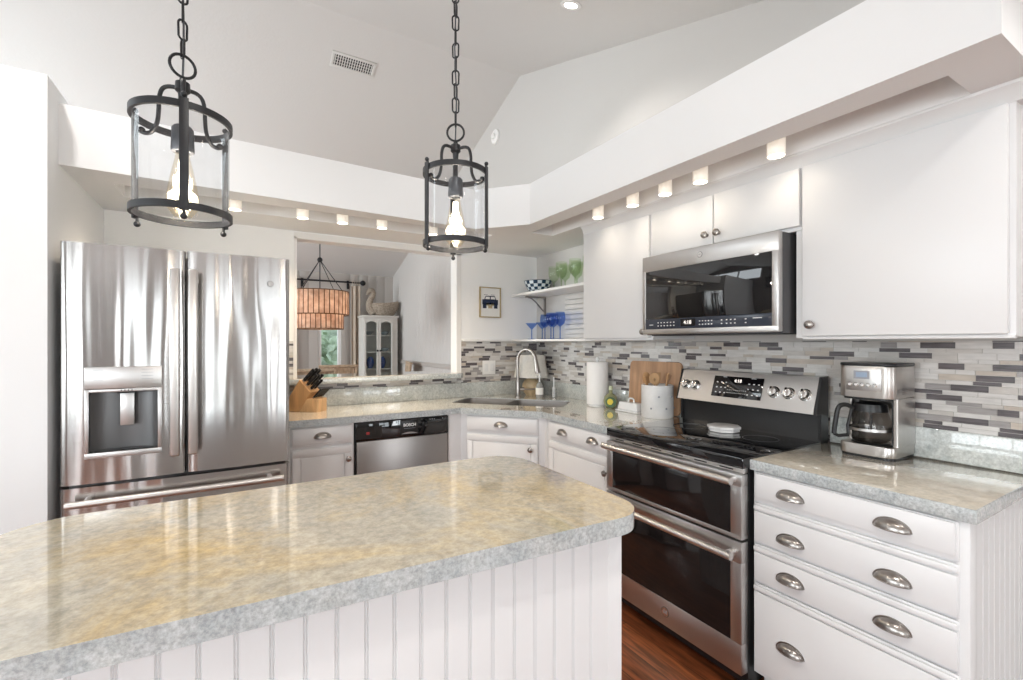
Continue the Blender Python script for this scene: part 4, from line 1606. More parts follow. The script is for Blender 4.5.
# framed picture
PX0, PX1, PZ0, PZ1 = 1.752, 1.955, 1.578, 1.838
t = thing('framed_picture', 'small gold-framed picture of a dark blue car on white, hung beside the shelves', 'picture', ((PX0 + PX1) / 2, YW, PZ0))
mb = MB()
w = 0.009
for a, b_ in (((PX0, PZ0), (PX1, PZ0 + w)), ((PX0, PZ1 - w), (PX1, PZ1)), ((PX0, PZ0 + w), (PX0 + w, PZ1 - w)), ((PX1 - w, PZ0 + w), (PX1, PZ1 - w))):
    mb.box((a[0], 3.478, a[1]), (b_[0], 3.4998, b_[1]), 0.001)
mb.build('frame', M_gold, t)
mb = MB()
mb.box((PX0 + w, 3.488, PZ0 + w), (PX1 - w, 3.4995, PZ1 - w))
mb.build('print_paper', M_mat, t)
mb = MB()
MF = frame_mat(((PX0 + PX1) / 2, 3.4878, (PZ0 + PZ1) / 2 - 0.012), (1, 0, 0), (0, 0, 1)) @ Matrix.Diagonal((1.22, 1.3, 1, 1))
def pf(x0, z0, x1, z1, m=None, b=0.0):
    mb.box((x0, z0, 0), (x1, z1, 0.0008), mat=MF, m=m)
pf(-0.062, -0.005, 0.062, 0.028, M_ink)
mb.prism([(-0.048, 0.026), (0.048, 0.026), (0.036, 0.052), (-0.036, 0.052)], 0, 0.0008, m=M_ink, mat=MF)
pf(-0.058, -0.030, -0.030, 0.0, M_ink)
pf(0.030, -0.030, 0.058, 0.0, M_ink)
pf(-0.030, -0.012, -0.004, 0.006, M_gold)
pf(0.004, -0.012, 0.030, 0.006, M_gold)
pf(-0.016, -0.030, 0.016, -0.010, M_gold)
mb.prism([(-0.040, 0.030), (-0.004, 0.030), (-0.004, 0.046), (-0.034, 0.046)], 0.0008, 0.0012, m=M_mat, mat=MF)
mb.prism([(0.004, 0.030), (0.040, 0.030), (0.034, 0.046), (0.004, 0.046)], 0.0008, 0.0012, m=M_mat, mat=MF)
pf(-0.05, 0.058, -0.02, 0.060, M_ink)
pf(0.005, 0.058, 0.035, 0.060, M_ink)
mb.build('printed_car', None, t)

# outlet on the tile
def outlet(x, z, w, h, label, M):
    t = thing('outlet', label, 'outlet', M @ Vector((x, z, 0)))
    mb = MB()
    mb.box((x - w / 2, z - h / 2, 0.0066), (x + w / 2, z + h / 2, 0.013), 0.003, mat=M)
    p = mb.build('plate', M_trimp, t)
    mb = MB()
    mb.box((x - w * 0.36, z - 0.032, 0.0125), (x - w * 0.08, z + 0.032, 0.0155), 0.002, mat=M)
    mb.box((x + w * 0.08, z - 0.032, 0.0125), (x + w * 0.36, z + 0.032, 0.0155), 0.002, mat=M)
    mb.build('switch', M_cer, t)
    return t


outlet(1.843, 1.152, 0.125, 0.118, 'white double switch plate on the mosaic left of the faucet', frame_mat((0, YW, 0), (1, 0, 0), (0, 0, 1)))

# ------------------------------------------------------------------ things on the corner worktop
ZC0 = ZC + 0.0004
# table lamp
lx, ly = 2.163, 3.322
t = thing('table_lamp', 'small table lamp with tan ceramic base and pale shade behind the faucet', 'lamp', (lx, ly, ZC0))
mb = MB()
mb.lathe([(0, 0), (0.045, 0), (0.048, 0.008), (0.066, 0.03), (0.077, 0.065), (0.074, 0.10), (0.055, 0.132), (0.022, 0.147), (0.018, 0.155), (0, 0.155)], (lx, ly, ZC0), 32)
mb.build('base', M_clay, t)
mb = MB()
mb.lathe([(0.148, 0.155), (0.112, 0.345), (0.110, 0.345), (0.146, 0.155), (0.148, 0.155)], (lx, ly, ZC0), 40)
mb.build('lamp_shade', M_linen, t)
mb = MB()
mb.cyl((lx, ly, ZC0 + 0.15), (lx, ly, ZC0 + 0.36), 0.006)
for a in (0, 120, 240):
    mb.tube([(lx, ly, ZC0 + 0.335), (lx + 0.095 * math.cos(R(a)), ly + 0.095 * math.sin(R(a)), ZC0 + 0.335)], 0.002, 6)
mb.sphere((lx, ly, ZC0 + 0.362), 0.008)
mb.build('harp', M_nick, t)

# soap dispenser
sx, sy = 2.13, 3.145
t = thing('soap_bottle', 'small clear soap pump bottle beside the sink, right of the faucet', 'soap dispenser', (sx, sy, ZC0))
mb = MB()
mb.lathe([(0, 0), (0.030, 0), (0.032, 0.008), (0.031, 0.09), (0.022, 0.112), (0.013, 0.120), (0.013, 0.13), (0, 0.13)], (sx, sy, ZC0), 24)
mb.build('bottle_body', pmat('soap_bottle', (0.55, 0.56, 0.55), 0.1, trans=0.5), t)
mb = MB()
mb.cyl((sx, sy, ZC0 + 0.13), (sx, sy, ZC0 + 0.165), 0.006)
mb.lathe([(0.0, 0.165), (0.014, 0.165), (0.014, 0.175), (0.006, 0.18), (0.006, 0.20), (0, 0.20)], (sx, sy, ZC0), 16)
mb.box((sx - 0.04, sy - 0.006, ZC0 + 0.168), (sx, sy + 0.006, ZC0 + 0.176), 0.002)
mb.build('pump', M_cer, t)
mb = MB()
mb.lathe([(0.0325, 0.025), (0.0325, 0.08), (0.0318, 0.08), (0.0318, 0.025), (0.0325, 0.025)], (sx, sy, ZC0), 24)
mb.build('bottle_label', M_mat, t)
# small brush in a glass
sx, sy = 2.22, 3.07
mb = MB()
mb.lathe([(0, 0), (0.026, 0), (0.028, 0.07), (0.0265, 0.07), (0.0245, 0.004), (0, 0.004)], (sx, sy, ZC0), 20)
tag(origin_to(mb.build('small_tumbler', M_glass), (sx, sy, ZC0)), 'short clear tumbler right of the soap bottle', 'glass')
mb = MB()
mb.box((sx - 0.012, sy - 0.007, ZC0 + 0.0045), (sx + 0.012, sy + 0.007, ZC0 + 0.085), 0.003)
mb.cyl((sx, sy, ZC0 + 0.08), (sx, sy, ZC0 + 0.17), 0.005)
tag(origin_to(mb.build('dish_brush', M_cer), (sx, sy, ZC0 + 0.0045)), 'white handled brush standing in the short tumbler', 'brush')

# paper towel
px_, py_ = 2.229, 2.548
t = thing('paper_towel_holder', 'metal paper towel holder right of the sink', 'paper towel holder', (px_, py_, ZC0))
mb = MB()
mb.lathe([(0, 0), (0.072, 0), (0.072, 0.008), (0, 0.010)], (px_, py_, ZC0), 32)
mb.build('base', M_cer, t)
mb = MB()
mb.cyl((px_, py_, ZC0 + 0.009), (px_, py_, ZC0 + 0.325), 0.0085)
mb.sphere((px_, py_, ZC0 + 0.333), 0.015)
mb.build('pole', M_cer, t)
mb = MB()
mb.lathe([(0.019, 0.0105), (0.076, 0.0105), (0.077, 0.014), (0.077, 0.308), (0.075, 0.311), (0.019, 0.311), (0.019, 0.0105)], (px_, py_, ZC0), 40)
tag(origin_to(mb.build('paper_towel_roll', M_paper), (px_, py_, ZC0 + 0.0105)), 'white roll of paper towels on the holder', 'paper towel')

# olive oil bottle
ox, oy = 2.225, 2.405
t = thing('oil_bottle', 'small round green oil bottle with yellow label in front of the paper towels', 'bottle', (ox, oy, ZC0))
mb = MB()
mb.lathe([(0, 0), (0.030, 0), (0.043, 0.012), (0.050, 0.045), (0.043, 0.075), (0.022, 0.094), (0.012, 0.10), (0.012, 0.122), (0, 0.122)], (ox, oy, ZC0), 28)
mb.build('bottle_body', pmat('oil_bottle_green', (0.42, 0.43, 0.24), 0.08, trans=0.4), t)
mb = MB()
mb.cyl((ox, oy, ZC0 + 0.1215), (ox, oy, ZC0 + 0.15), 0.0135)
mb.build('cap', pmat('cap_white_green', (0.55, 0.60, 0.42), 0.4), t)
dv = Vector((-ox, -oy, 0)).normalized()
rv = Vector((-dv.y, dv.x, 0))
MO = frame_mat(Vector((ox, oy, ZC0 + 0.042)) + dv * 0.0455, rv, (0, 0, 1))
mb = MB()
mb.prism([(0.036 * math.cos(2 * PI * i / 24), 0.036 * math.sin(2 * PI * i / 24)) for i in range(24)], -0.008, 0.008, m=M_lgreen, mat=MO)
mb.prism([(0.020 * math.cos(2 * PI * i / 20) - 0.004, 0.021 * math.sin(2 * PI * i / 20) + 0.003) for i in range(20)], 0.008, 0.0086, m=M_yel, mat=MO)
mb.prism([(0.006 * math.cos(2 * PI * i / 10) + 0.016, 0.009 * math.sin(2 * PI * i / 10) - 0.012) for i in range(10)], 0.0086, 0.009, m=M_lgreen, mat=MO)
mb.build('front_label', None, t)

# butter dish
t = thing('butter_dish', 'white ceramic butter dish with handle left of the utensil crock', 'butter dish', (2.195, 2.185, ZC0))
mb = MB()
mb.box((2.15, 2.085, ZC0), (2.25, 2.285, ZC0 + 0.012), 0.005)
mb.build('tray', M_cer, t)
mb = MB()
v0 = [(2.158, 2.097), (2.242, 2.097), (2.242, 2.273), (2.158, 2.273)]
bm = mb.bm
lo_ = [bm.verts.new((x, y, ZC0 + 0.0125)) for x, y in v0]
hi_ = [bm.verts.new((x + (0.008 if x < 2.2 else -0.008), y + (0.010 if y < 2.18 else -0.010), ZC0 + 0.062)) for x, y in v0]
fs = [bm.faces.new([lo_[i], lo_[(i + 1) % 4], hi_[(i + 1) % 4], hi_[i]]) for i in range(4)] + [bm.faces.new(lo_[::-1]), bm.faces.new(hi_)]
bmesh.ops.bevel(bm, geom=list(bm.edges), offset=0.006, segments=3, profile=0.5, affect='EDGES')
mb.tube([(2.200, 2.160, ZC0 + 0.058), (2.200, 2.163, ZC0 + 0.080), (2.200, 2.173, ZC0 + 0.087), (2.200, 2.197, ZC0 + 0.087), (2.200, 2.207, ZC0 + 0.080), (2.200, 2.210, ZC0 + 0.058)], 0.006, 10)
mb.build('lid', M_cer, t)

# cutting boards leaning on the wall
def board(name, x_, y0, y1, h, th, mat, label, tilt):
    mb = MB()
    M = Matrix.Translation((x_, 0, ZC0 + 0.004)) @ Matrix.Rotation(tilt, 4, 'Y')
    poly = rrect(y0, 0.0, y1, h, 0.025, 5)
    mb.prism(poly, 0, th, bev=0.003, mat=M @ Matrix(((0, 0, 1, 0), (1, 0, 0, 0), (0, 1, 0, 0), (0, 0, 0, 1))))
    return tag(origin_to(mb.build(name, mat), (x_, (y0 + y1) / 2, ZC0)), label, 'cutting board')


board('cutting_board', 2.288, 1.880, 2.302, 0.325, 0.016, M_board, 'large light brown cutting board leaning on the tile behind the crock', R(4.0))

# crock with utensils
kx, ky, kr = 2.187, 1.957, 0.094
t = thing('utensil_crock', 'white marble utensil crock beside the range', 'crock', (kx, ky, ZC0))
mb = MB()
mb.lathe([(0, 0), (kr - 0.004, 0), (kr, 0.006), (kr, 0.192), (kr - 0.003, 0.196), (kr - 0.012, 0.196), (kr - 0.014, 0.19), (kr - 0.014, 0.012), (0, 0.012)], (kx, ky, ZC0), 48)
mb.build('crock_body', M_marble, t)
mb = MB()
for k in range(5):
    a = R(200 + k * 27)
    p = Vector((kx + kr * math.cos(a), ky + kr * math.sin(a), ZC0 + (0.13 if k % 2 else 0.06)))
    mb.sphere(p, 0.006)
mb.build('raised_dots', M_printg, t)
bz = ZC0 + 0.0135
lat = Vector((0.8605, -0.5095, 0))
dep = Vector((0.5095, 0.8605, 0))


def utensil(name, label, l0, d0, l1, d1, h, head, mat):
    b0 = Vector((kx, ky, bz + 0.006)) + lat * l0 + dep * d0
    b1 = Vector((kx, ky, ZC0 + h)) + lat * l1 + dep * d1
    ax = (b1 - b0).normalized()
    rt = (lat - ax * lat.dot(ax)).normalized()
    t = thing(name, label, 'utensil', b0)
    mb = MB()
    mb.tube([b0, b1 - ax * 0.02], 0.0055, 10, rs=[0.006, 0.0055])
    mb.build('utensil_handle', mat, t)
    M = frame_mat(b1, rt, ax)
    mb = MB()
    if head == 'spoon':
        ol = [(0.027 * math.cos(2 * PI * i / 24), 0.036 * math.sin(2 * PI * i / 24)) for i in range(24)]
        mb.prism(ol, -0.004, 0.004, bev=0.002, mat=M)
    elif head == 'slotted':
        ol = [(0.029 * math.cos(2 * PI * i / 24), 0.036 * math.sin(2 * PI * i / 24)) for i in range(24)]
        hl = [(0.009 * math.cos(2 * PI * i / 12), 0.011 * math.sin(2 * PI * i / 12) - 0.004) for i in range(12)]
        tri = tessellate_polygon([[Vector((x, y, 0)) for x, y in ol], [Vector((x, y, 0)) for x, y in hl]])
        fl = ol + hl
        A = [mb.bm.verts.new(M @ Vector((x, y, -0.004))) for x, y in fl]
        B = [mb.bm.verts.new(M @ Vector((x, y, 0.004))) for x, y in fl]
        for q in tri:
            mb.bm.faces.new([A[i] for i in q]); mb.bm.faces.new([B[i] for i in q])
        for k0, n in ((0, 24), (24, 12)):
            for i in range(n):
                j = (i + 1) % n
                mb.bm.faces.new([A[k0 + i], A[k0 + j], B[k0 + j], B[k0 + i]])
    elif head == 'paddle':
        mb.prism([(-0.012, -0.03), (0.012, -0.03), (0.024, 0.0), (0.024, 0.045), (-0.020, 0.040), (-0.022, 0.0)], -0.003, 0.003, bev=0.0015, mat=M)
    else:
        mb.tube([b1 - ax * 0.03, b1 + ax * 0.02], 0.006, 10, rs=[0.0056, 0.009])
    mb.build('utensil_head', mat, t)
    return t


utensil('wooden_spoon', 'slotted light wooden spoon facing out of the crock', -0.01, 0.0, -0.030, -0.035, 0.235, 'slotted', M_wood2)
utensil('wooden_spoon', 'plain wooden spoon leaning to the left side of the crock', -0.03, 0.02, -0.066, 0.02, 0.225, 'stick', M_wood)
utensil('wooden_spatula', 'flat wooden spatula in the middle of the crock', 0.00, 0.03, 0.005, 0.03, 0.222, 'paddle', M_wood2)
utensil('wooden_stick', 'thin wooden stirring stick leaning right in the crock', 0.02, -0.02, 0.060, -0.005, 0.245, 'stick', M_wood)
utensil('wooden_stick', 'dark brown stick leaning furthest right in the crock', 0.02, 0.02, 0.074, 0.012, 0.235, 'stick', M_board)
utensil('wooden_spoon', 'wooden spoon with oval head at the back of the crock', -0.02, 0.045, -0.05, 0.055, 0.232, 'spoon', M_wood)

# knife block
nb = Vector((0.318, 3.37, ZC0))
ang = R(-42)
t = thing('knife_block', 'angled light wood knife block beside the refrigerator', 'knife block', nb, 0)
MK = Matrix.Translation(nb) @ Matrix.Rotation(ang, 4, 'Z')      # x: towards the low end, y: width
MKp = MK @ Matrix(((1, 0, 0, 0), (0, 0, 1, 0), (0, 1, 0, 0), (0, 0, 0, 1)))   # polygon in x-z, extruded along y
mb = MB()
mb.prism([(0, 0), (0.075, 0), (0.158, 0.128), (0.078, 0.208), (0, 0.092)], -0.055, 0.055, bev=0.002, mat=MKp)
mb.build('main_block', M_wood, t)
mb = MB()
mb.prism([(0.0762, 0), (0.205, 0), (0.205, 0.086), (0.133, 0.086)], -0.055, 0.055, bev=0.002, mat=MKp)
mb.build('front_block', M_wood2, t)
axk = Vector((0.7071, 0, 0.7071)).normalized()


def knife(x, z, y, L, w, label, group):
    b0 = MK @ Vector((x, y, z)) + (MK.to_3x3() @ axk) * (0.001 if w > 0.015 else 0.005)
    ax = MK.to_3x3() @ axk
    wd_ = MK.to_3x3() @ Vector((0, 1, 0))
    t = thing('knife', label, 'knife', b0, 0, group)
    M = frame_mat(b0, ax.cross(wd_), ax)
    mb = MB()
    mb.box((-w * 0.36, 0, -w * 0.30), (w * 0.36, L * 0.12, w * 0.30), 0.001, mat=M)
    mb.build('bolster', M_chrome, t)
    mb = MB()
    mb.box((-w * 0.5, L * 0.12, -w * 0.36), (w * 0.5, L, w * 0.36), w * 0.2, mat=M)
    mb.build('knife_handle', M_black, t)
    mb = MB()
    for k in (0.3, 0.55, 0.8):
        mb.cyl(M @ Vector((0, L * k, -w * 0.38)), M @ Vector((0, L * k, w * 0.38)), w * 0.1, seg=8)
    mb.build('rivet', M_chrome, t)
    return t


import itertools
big = [(0.092, 0.194, -0.036, 0.115, 0.024, 'carving knife at the back left of the block, handle up'), (0.092, 0.194, -0.003, 0.12, 0.024, 'chef knife at the back middle of the block'),
       (0.092, 0.194, 0.034, 0.11, 0.022, 'bread knife at the back right of the block'), (0.118, 0.168, -0.036, 0.105, 0.021, 'utility knife in the second slot row, left side'),
       (0.118, 0.168, 0.0, 0.10, 0.021, 'utility knife in the centre of the second slot row'), (0.118, 0.168, 0.036, 0.10, 0.020, 'utility knife in the second slot row, right side'),
       (0.143, 0.143, -0.034, 0.09, 0.018, 'paring knife in the lowest slot of the tall part, left side'), (0.143, 0.143, 0.002, 0.09, 0.018, 'paring knife in the lowest slot of the tall part, middle')]
for x, z, y, L_, w, lb in big:
    knife(x, z, y, L_, w, lb, 'black-handled knives in the block')
small_lb = ['steak knife leftmost in the low front row', 'steak knife second from left in the low front row', 'steak knife third from left in the low front row',
            'steak knife third from right in the low front row', 'steak knife second from right in the low front row', 'steak knife rightmost in the low front row']
for i in range(6):
    knife(0.168, 0.0865, -0.045 + i * 0.018, 0.085, 0.013, small_lb[i], 'steak knives in the front of the block')

# ------------------------------------------------------------------ coffee maker
t = thing('coffee_maker', 'stainless drip coffee maker with glass carafe on the right worktop', 'coffee maker', (2.21, 0.853, ZC0))
CX0, CX1, CY0, CY1 = 2.113, 2.311, 0.757, 0.945


def rr_(x0, x1, y0, y1, rf, rb=0.012):
    return arc(x1 - rb, y1 - rb, rb, 0, 90, 4) + arc(x0 + rf, y1 - rf, rf, 90, 180, 6) + arc(x0 + rf, y0 + rf, rf, 180, 270, 6) + arc(x1 - rb, y0 + rb, rb, 270, 360, 4)


mb = MB()
mb.prism(rr_(CX0 + 0.004, CX1, CY0 + 0.003, CY1 - 0.003, 0.03), ZC0, ZC0 + 0.010)
mb.build('foot', M_black, t)
mb = MB()
mb.prism(rr_(CX0, CX1, CY0, CY1, 0.03), ZC0 + 0.010, ZC0 + 0.050, bev=0.003)
mb.build('base', M_steelv, t)
mb = MB()
mb.lathe([(0, 0), (0.062, 0), (0.066, 0.002), (0.062, 0.005), (0, 0.005)], (2.185, 0.857, ZC0 + 0.050), 32)
mb.build('warming_plate', M_black, t)
mb = MB()
mb.prism(rr_(2.150, CX1, CY0, CY0 + 0.016, 0.004, 0.006), ZC0 + 0.0505, ZC0 + 0.2345)
mb.prism(rr_(2.262, CX1, CY0 + 0.0165, CY1 - 0.0125, 0.004, 0.006), ZC0 + 0.0505, ZC0 + 0.2345, m=M_black)
mb.prism(rr_(2.205, CX1, CY1 - 0.012, CY1, 0.004, 0.006), ZC0 + 0.0505, ZC0 + 0.2345)
mb.mats[0] = M_steelv
for f in mb.bm.faces:
    pass
col = mb.build('column', M_steelv, t)
mb = MB()
mb.prism(rr_(2.151, 2.2615, CY0 + 0.0162, CY0 + 0.020, 0.001, 0.001), ZC0 + 0.0505, ZC0 + 0.2345)
mb.prism(rr_(2.205, 2.2615, CY1 - 0.0155, CY1 - 0.0125, 0.001, 0.001), ZC0 + 0.0505, ZC0 + 0.2255)
mb.build('inner_lining', M_black, t)
mb = MB()
mb.prism(rr_(CX0 + 0.006, 2.2615, CY0 + 0.0205, CY1 - 0.0125, 0.025), ZC0 + 0.226, ZC0 + 0.2345)
mb.build('brew_basket', M_black, t)
mb = MB()
mb.prism(rr_(CX0, CX1, CY0, CY1, 0.03), ZC0 + 0.2348, ZC0 + 0.358, bev=0.003)
hd = mb.build('head', M_steelv, t)
mb = MB()
mb.prism(rr_(CX0 - 0.001, CX1, CY0 - 0.001, CY1 + 0.001, 0.03), ZC0 + 0.3585, ZC0 + 0.370, bev=0.003)
mb.build('lid', M_black, t)
MCf = frame_mat((CX0, CY1, ZC0), (0, -1, 0), (0, 0, 1))
mb = MB()
mb.box((0.032, 0.262, 0.0002), (0.150, 0.350, 0.003), 0.001, mat=MCf)
mb.build('control_plate', M_steelr, hd)
mb = MB()
mb.box((0.058, 0.308, 0.003), (0.112, 0.340, 0.0036), mat=MCf)
mb.build('display_bezel', M_printg, hd)
mb = MB()
mb.box((0.066, 0.315, 0.0036), (0.104, 0.334, 0.0040), mat=MCf)
mb.build('display', M_lcd, hd)
for i in range(5):
    mb = MB()
    mb.lathe([(0, 0.003), (0.0075, 0.003), (0.0075, 0.006), (0.0055, 0.0075), (0, 0.0075)], (0, 0, 0), 16, mat=MCf @ Matrix.Translation((0.046 + i * 0.021, 0.285, 0)))
    mb.build('button', M_chrome, hd)
# carafe
gx, gy, gz = 2.182, 0.858, ZC0 + 0.0562
mb = MB()
mb.lathe([(0, 0.002), (0.052, 0.0), (0.064, 0.012), (0.071, 0.035), (0.072, 0.06), (0.066, 0.09), (0.056, 0.118), (0.050, 0.132)], (gx, gy, gz), 36)
cf = mb.build('carafe', glassmat('smoked_carafe_glass', (0.72, 0.70, 0.68), 1.6), t)
mb = MB()
mb.lathe([(0.0525, 0.121), (0.0575, 0.121), (0.0555, 0.136), (0.053, 0.150), (0.02, 0.160), (0, 0.160), (0, 0.154), (0.045, 0.145), (0.0505, 0.134), (0.0525, 0.121)], (gx, gy, gz), 36)
mb.build('carafe_lid', M_black, cf)
mb = MB()
mb.lathe([(0.0722, 0.046), (0.0735, 0.046), (0.0738, 0.056), (0.0726, 0.056), (0.0722, 0.046)], (gx, gy, gz), 36)
mb.build('carafe_band', M_steelr, cf)
hdv = Vector((-0.62, 0.78, 0))
g0 = Vector((gx, gy, gz))
mb = MB()
pts = [g0 + hdv * 0.054 + Vector((0, 0, 0.128)), g0 + hdv * 0.085 + Vector((0, 0, 0.142)), g0 + hdv * 0.108 + Vector((0, 0, 0.130)), g0 + hdv * 0.118 + Vector((0, 0, 0.08)),
       g0 + hdv * 0.124 + Vector((0, 0, 0.022)), g0 + hdv * 0.110 + Vector((0, 0, 0.014)), g0 + hdv * 0.074 + Vector((0, 0, 0.050))]
pts2 = []
for i in range(4):
    q0, q1, q2, q3 = pts[max(i - 1, 0)], pts[i], pts[i + 1], pts[i + 2]
    for k in range(5):
        u = k / 5
        pts2.append(0.5 * (2 * q1 + (q2 - q0) * u + (2 * q0 - 5 * q1 + 4 * q2 - q3) * u * u + (3 * q1 - q0 - 3 * q2 + q3) * u ** 3))
pts2.append(pts[4])
mb.tube(pts2, 0.009, 10)
mb.tube([pts[4], pts[5], g0 + hdv * 0.0735 + Vector((0, 0, 0.020))], 0.007, 10)
mb.tube([g0 + hdv * 0.0755 + Vector((0, 0, 0.02)), g0 + hdv * 0.0765 + Vector((0, 0, 0.06)), g0 + hdv * 0.063 + Vector((0, 0, 0.128))], 0.006, 10)
mb.build('carafe_handle', M_black, cf)
cdv = Vector((-0.93, -0.36, 0)).normalized()
cr = Vector((-cdv.y, cdv.x, 0))
text_mesh('carafe_lettering', 'Cuisinart', 0.019, M_black, Matrix.Translation(g0 + cdv * 0.0725 + Vector((0, 0, 0.088))) @ frame_mat((0, 0, 0), (0, 0, 1), -cr), cf, extrude=0.0002, bold=0.0005)

# outlet hidden half behind the coffee maker
outlet(YW - 0.678, 1.16, 0.001 + 0.07, 0.115, 'outlet', frame_mat((XW, YW, 0), (0, -1, 0), (0, 0, 1))) if False else None

# ------------------------------------------------------------------ can lights in the soffit recesses
def can_light(x, y, label, group):
    t = thing('can_light', label, 'light', (x, y, 2.113), 0, group)
    mb = MB()
    mb.lathe([(0.031, 0.0), (0.033, 0.0), (0.033, 0.070), (0.030, 0.074), (0, 0.074), (0, 0.071), (0.028, 0.071), (0.0305, 0.068), (0.0305, 0.004), (0.031, 0.0)], (0, 0, 0), 28)
    mb.build('can', M_can, t, world=False)
    mb = MB()
    mb.lathe([(0, 0.006), (0.0302, 0.006), (0.0302, 0.010), (0, 0.010)], (0, 0, 0), 24)
    mb.build('lens', M_lens, t, world=False)
    mb = MB()
    mb.cyl((0, 0, 0.0735), (0, 0, ZR - 2.113 - 0.001), 0.006)
    mb.box((-0.02, -0.02, ZR - 2.113 - 0.014), (0.02, 0.02, ZR - 2.113 - 0.0005), 0.002)
    mb.build('stem_mount', M_trimp, t, world=False)
    return t


c0 = can_light(1.858, 1.052, 'nearest and largest white can light above the wall cabinets, by the big cabinet', 'can lights over the wall cabinets')
spots = [(1.858, 1.052)]
for y, lb in ((1.405, 'can light above the right door of the short cabinet over the microwave'), (1.612, 'can light above the left door of the short cabinet over the microwave'),
              (1.835, 'can light where short and tall wall cabinets meet'), (2.117, 'farthest and smallest can light, above the tall narrow cabinet')):
    c_ = copy_tree(c0)
    c_.location = (1.858, y, 2.113)
    c_['label'] = lb
    spots.append((1.858, y))
for x, lb in ((-0.29, 'can light in the left recess, behind the left lantern'), (-0.018, 'can light just right of the left lantern, above the refrigerator'),
              (0.332, 'can light over the left end of the pass-through'), (0.562, 'can light over the middle of the pass-through'),
              (0.808, 'can light over the right half of the pass-through'), (1.16, 'can light seen through the glass of the right lantern')):
    c_ = copy_tree(c0)
    c_.location = (x, 3.03, 2.113)
    c_['label'] = lb
    c_['group'] = 'can lights in the left recess'
    spots.append((x, 3.03))
for x, y in spots:
    l = bpy.data.lights.new('can_spot', 'SPOT')
    l.energy = 1.1 if y < 2.5 else 19
    l.color = (1.0, 0.84, 0.64)
    l.spot_size = R(140)
    l.spot_blend = 1.0
    l.shadow_soft_size = 0.03
    o = bpy.data.objects.new('can_spot', l)
    C.objects.link(o)
    o.location = (x, y, 2.109)

# recessed downlights: the visible one, then added fill in vault and flat ceiling
first = None
for k, (x, y) in enumerate(DOWN):
    z = ceil_z(y)
    if first is None:
        t = thing('recessed_downlight', 'small recessed downlight in the sloped ceiling at the top', 'light', (x, y, z - 0.001), 0, 'recessed ceiling downlights')
        mb = MB()
        mb.lathe([(0.040, -0.004), (0.062, -0.004), (0.064, 0.0), (0.04, 0.0), (0.040, -0.004)], (0, 0, 0), 28)
        mb.build('trim_ring', M_trimp, t, world=False)
        mb = MB()
        mb.lathe([(0, -0.002), (0.040, -0.002), (0.040, 0), (0, 0)], (0, 0, 0), 24)
        mb.build('lens', emitmat('downlight_lens', (1.0, 0.92, 0.8), 18), t, world=False)
        first = t
        t.rotation_euler = (math.atan(PITCH), 0, 0)
    else:
        c_ = copy_tree(first)
        c_.location = (x, y, z - 0.001)
        c_.rotation_euler = (math.atan(PITCH) if y > YK else 0, 0, 0)
        c_['label'] = 'added recessed fill downlight behind the viewpoint' if y < 0.5 else 'added recessed fill downlight high above the refrigerator side'
    l = bpy.data.lights.new('downlight_lamp', 'SPOT')
    l.energy = (22 if x > 1.6 else 54) if y > 0 else 20
    l.color = (1.0, 0.96, 0.91)
    l.spot_size = R(130)
    l.spot_blend = 0.6
    l.shadow_soft_size = 0.06
    o = bpy.data.objects.new('downlight_lamp', l)
    C.objects.link(o)
    o.location = (x, y, z - 0.03)

# ------------------------------------------------------------------ pendants
def ring_pts(r, z, n=40):
    return [(r * math.cos(2 * PI * i / n), r * math.sin(2 * PI * i / n), z) for i in range(n)]


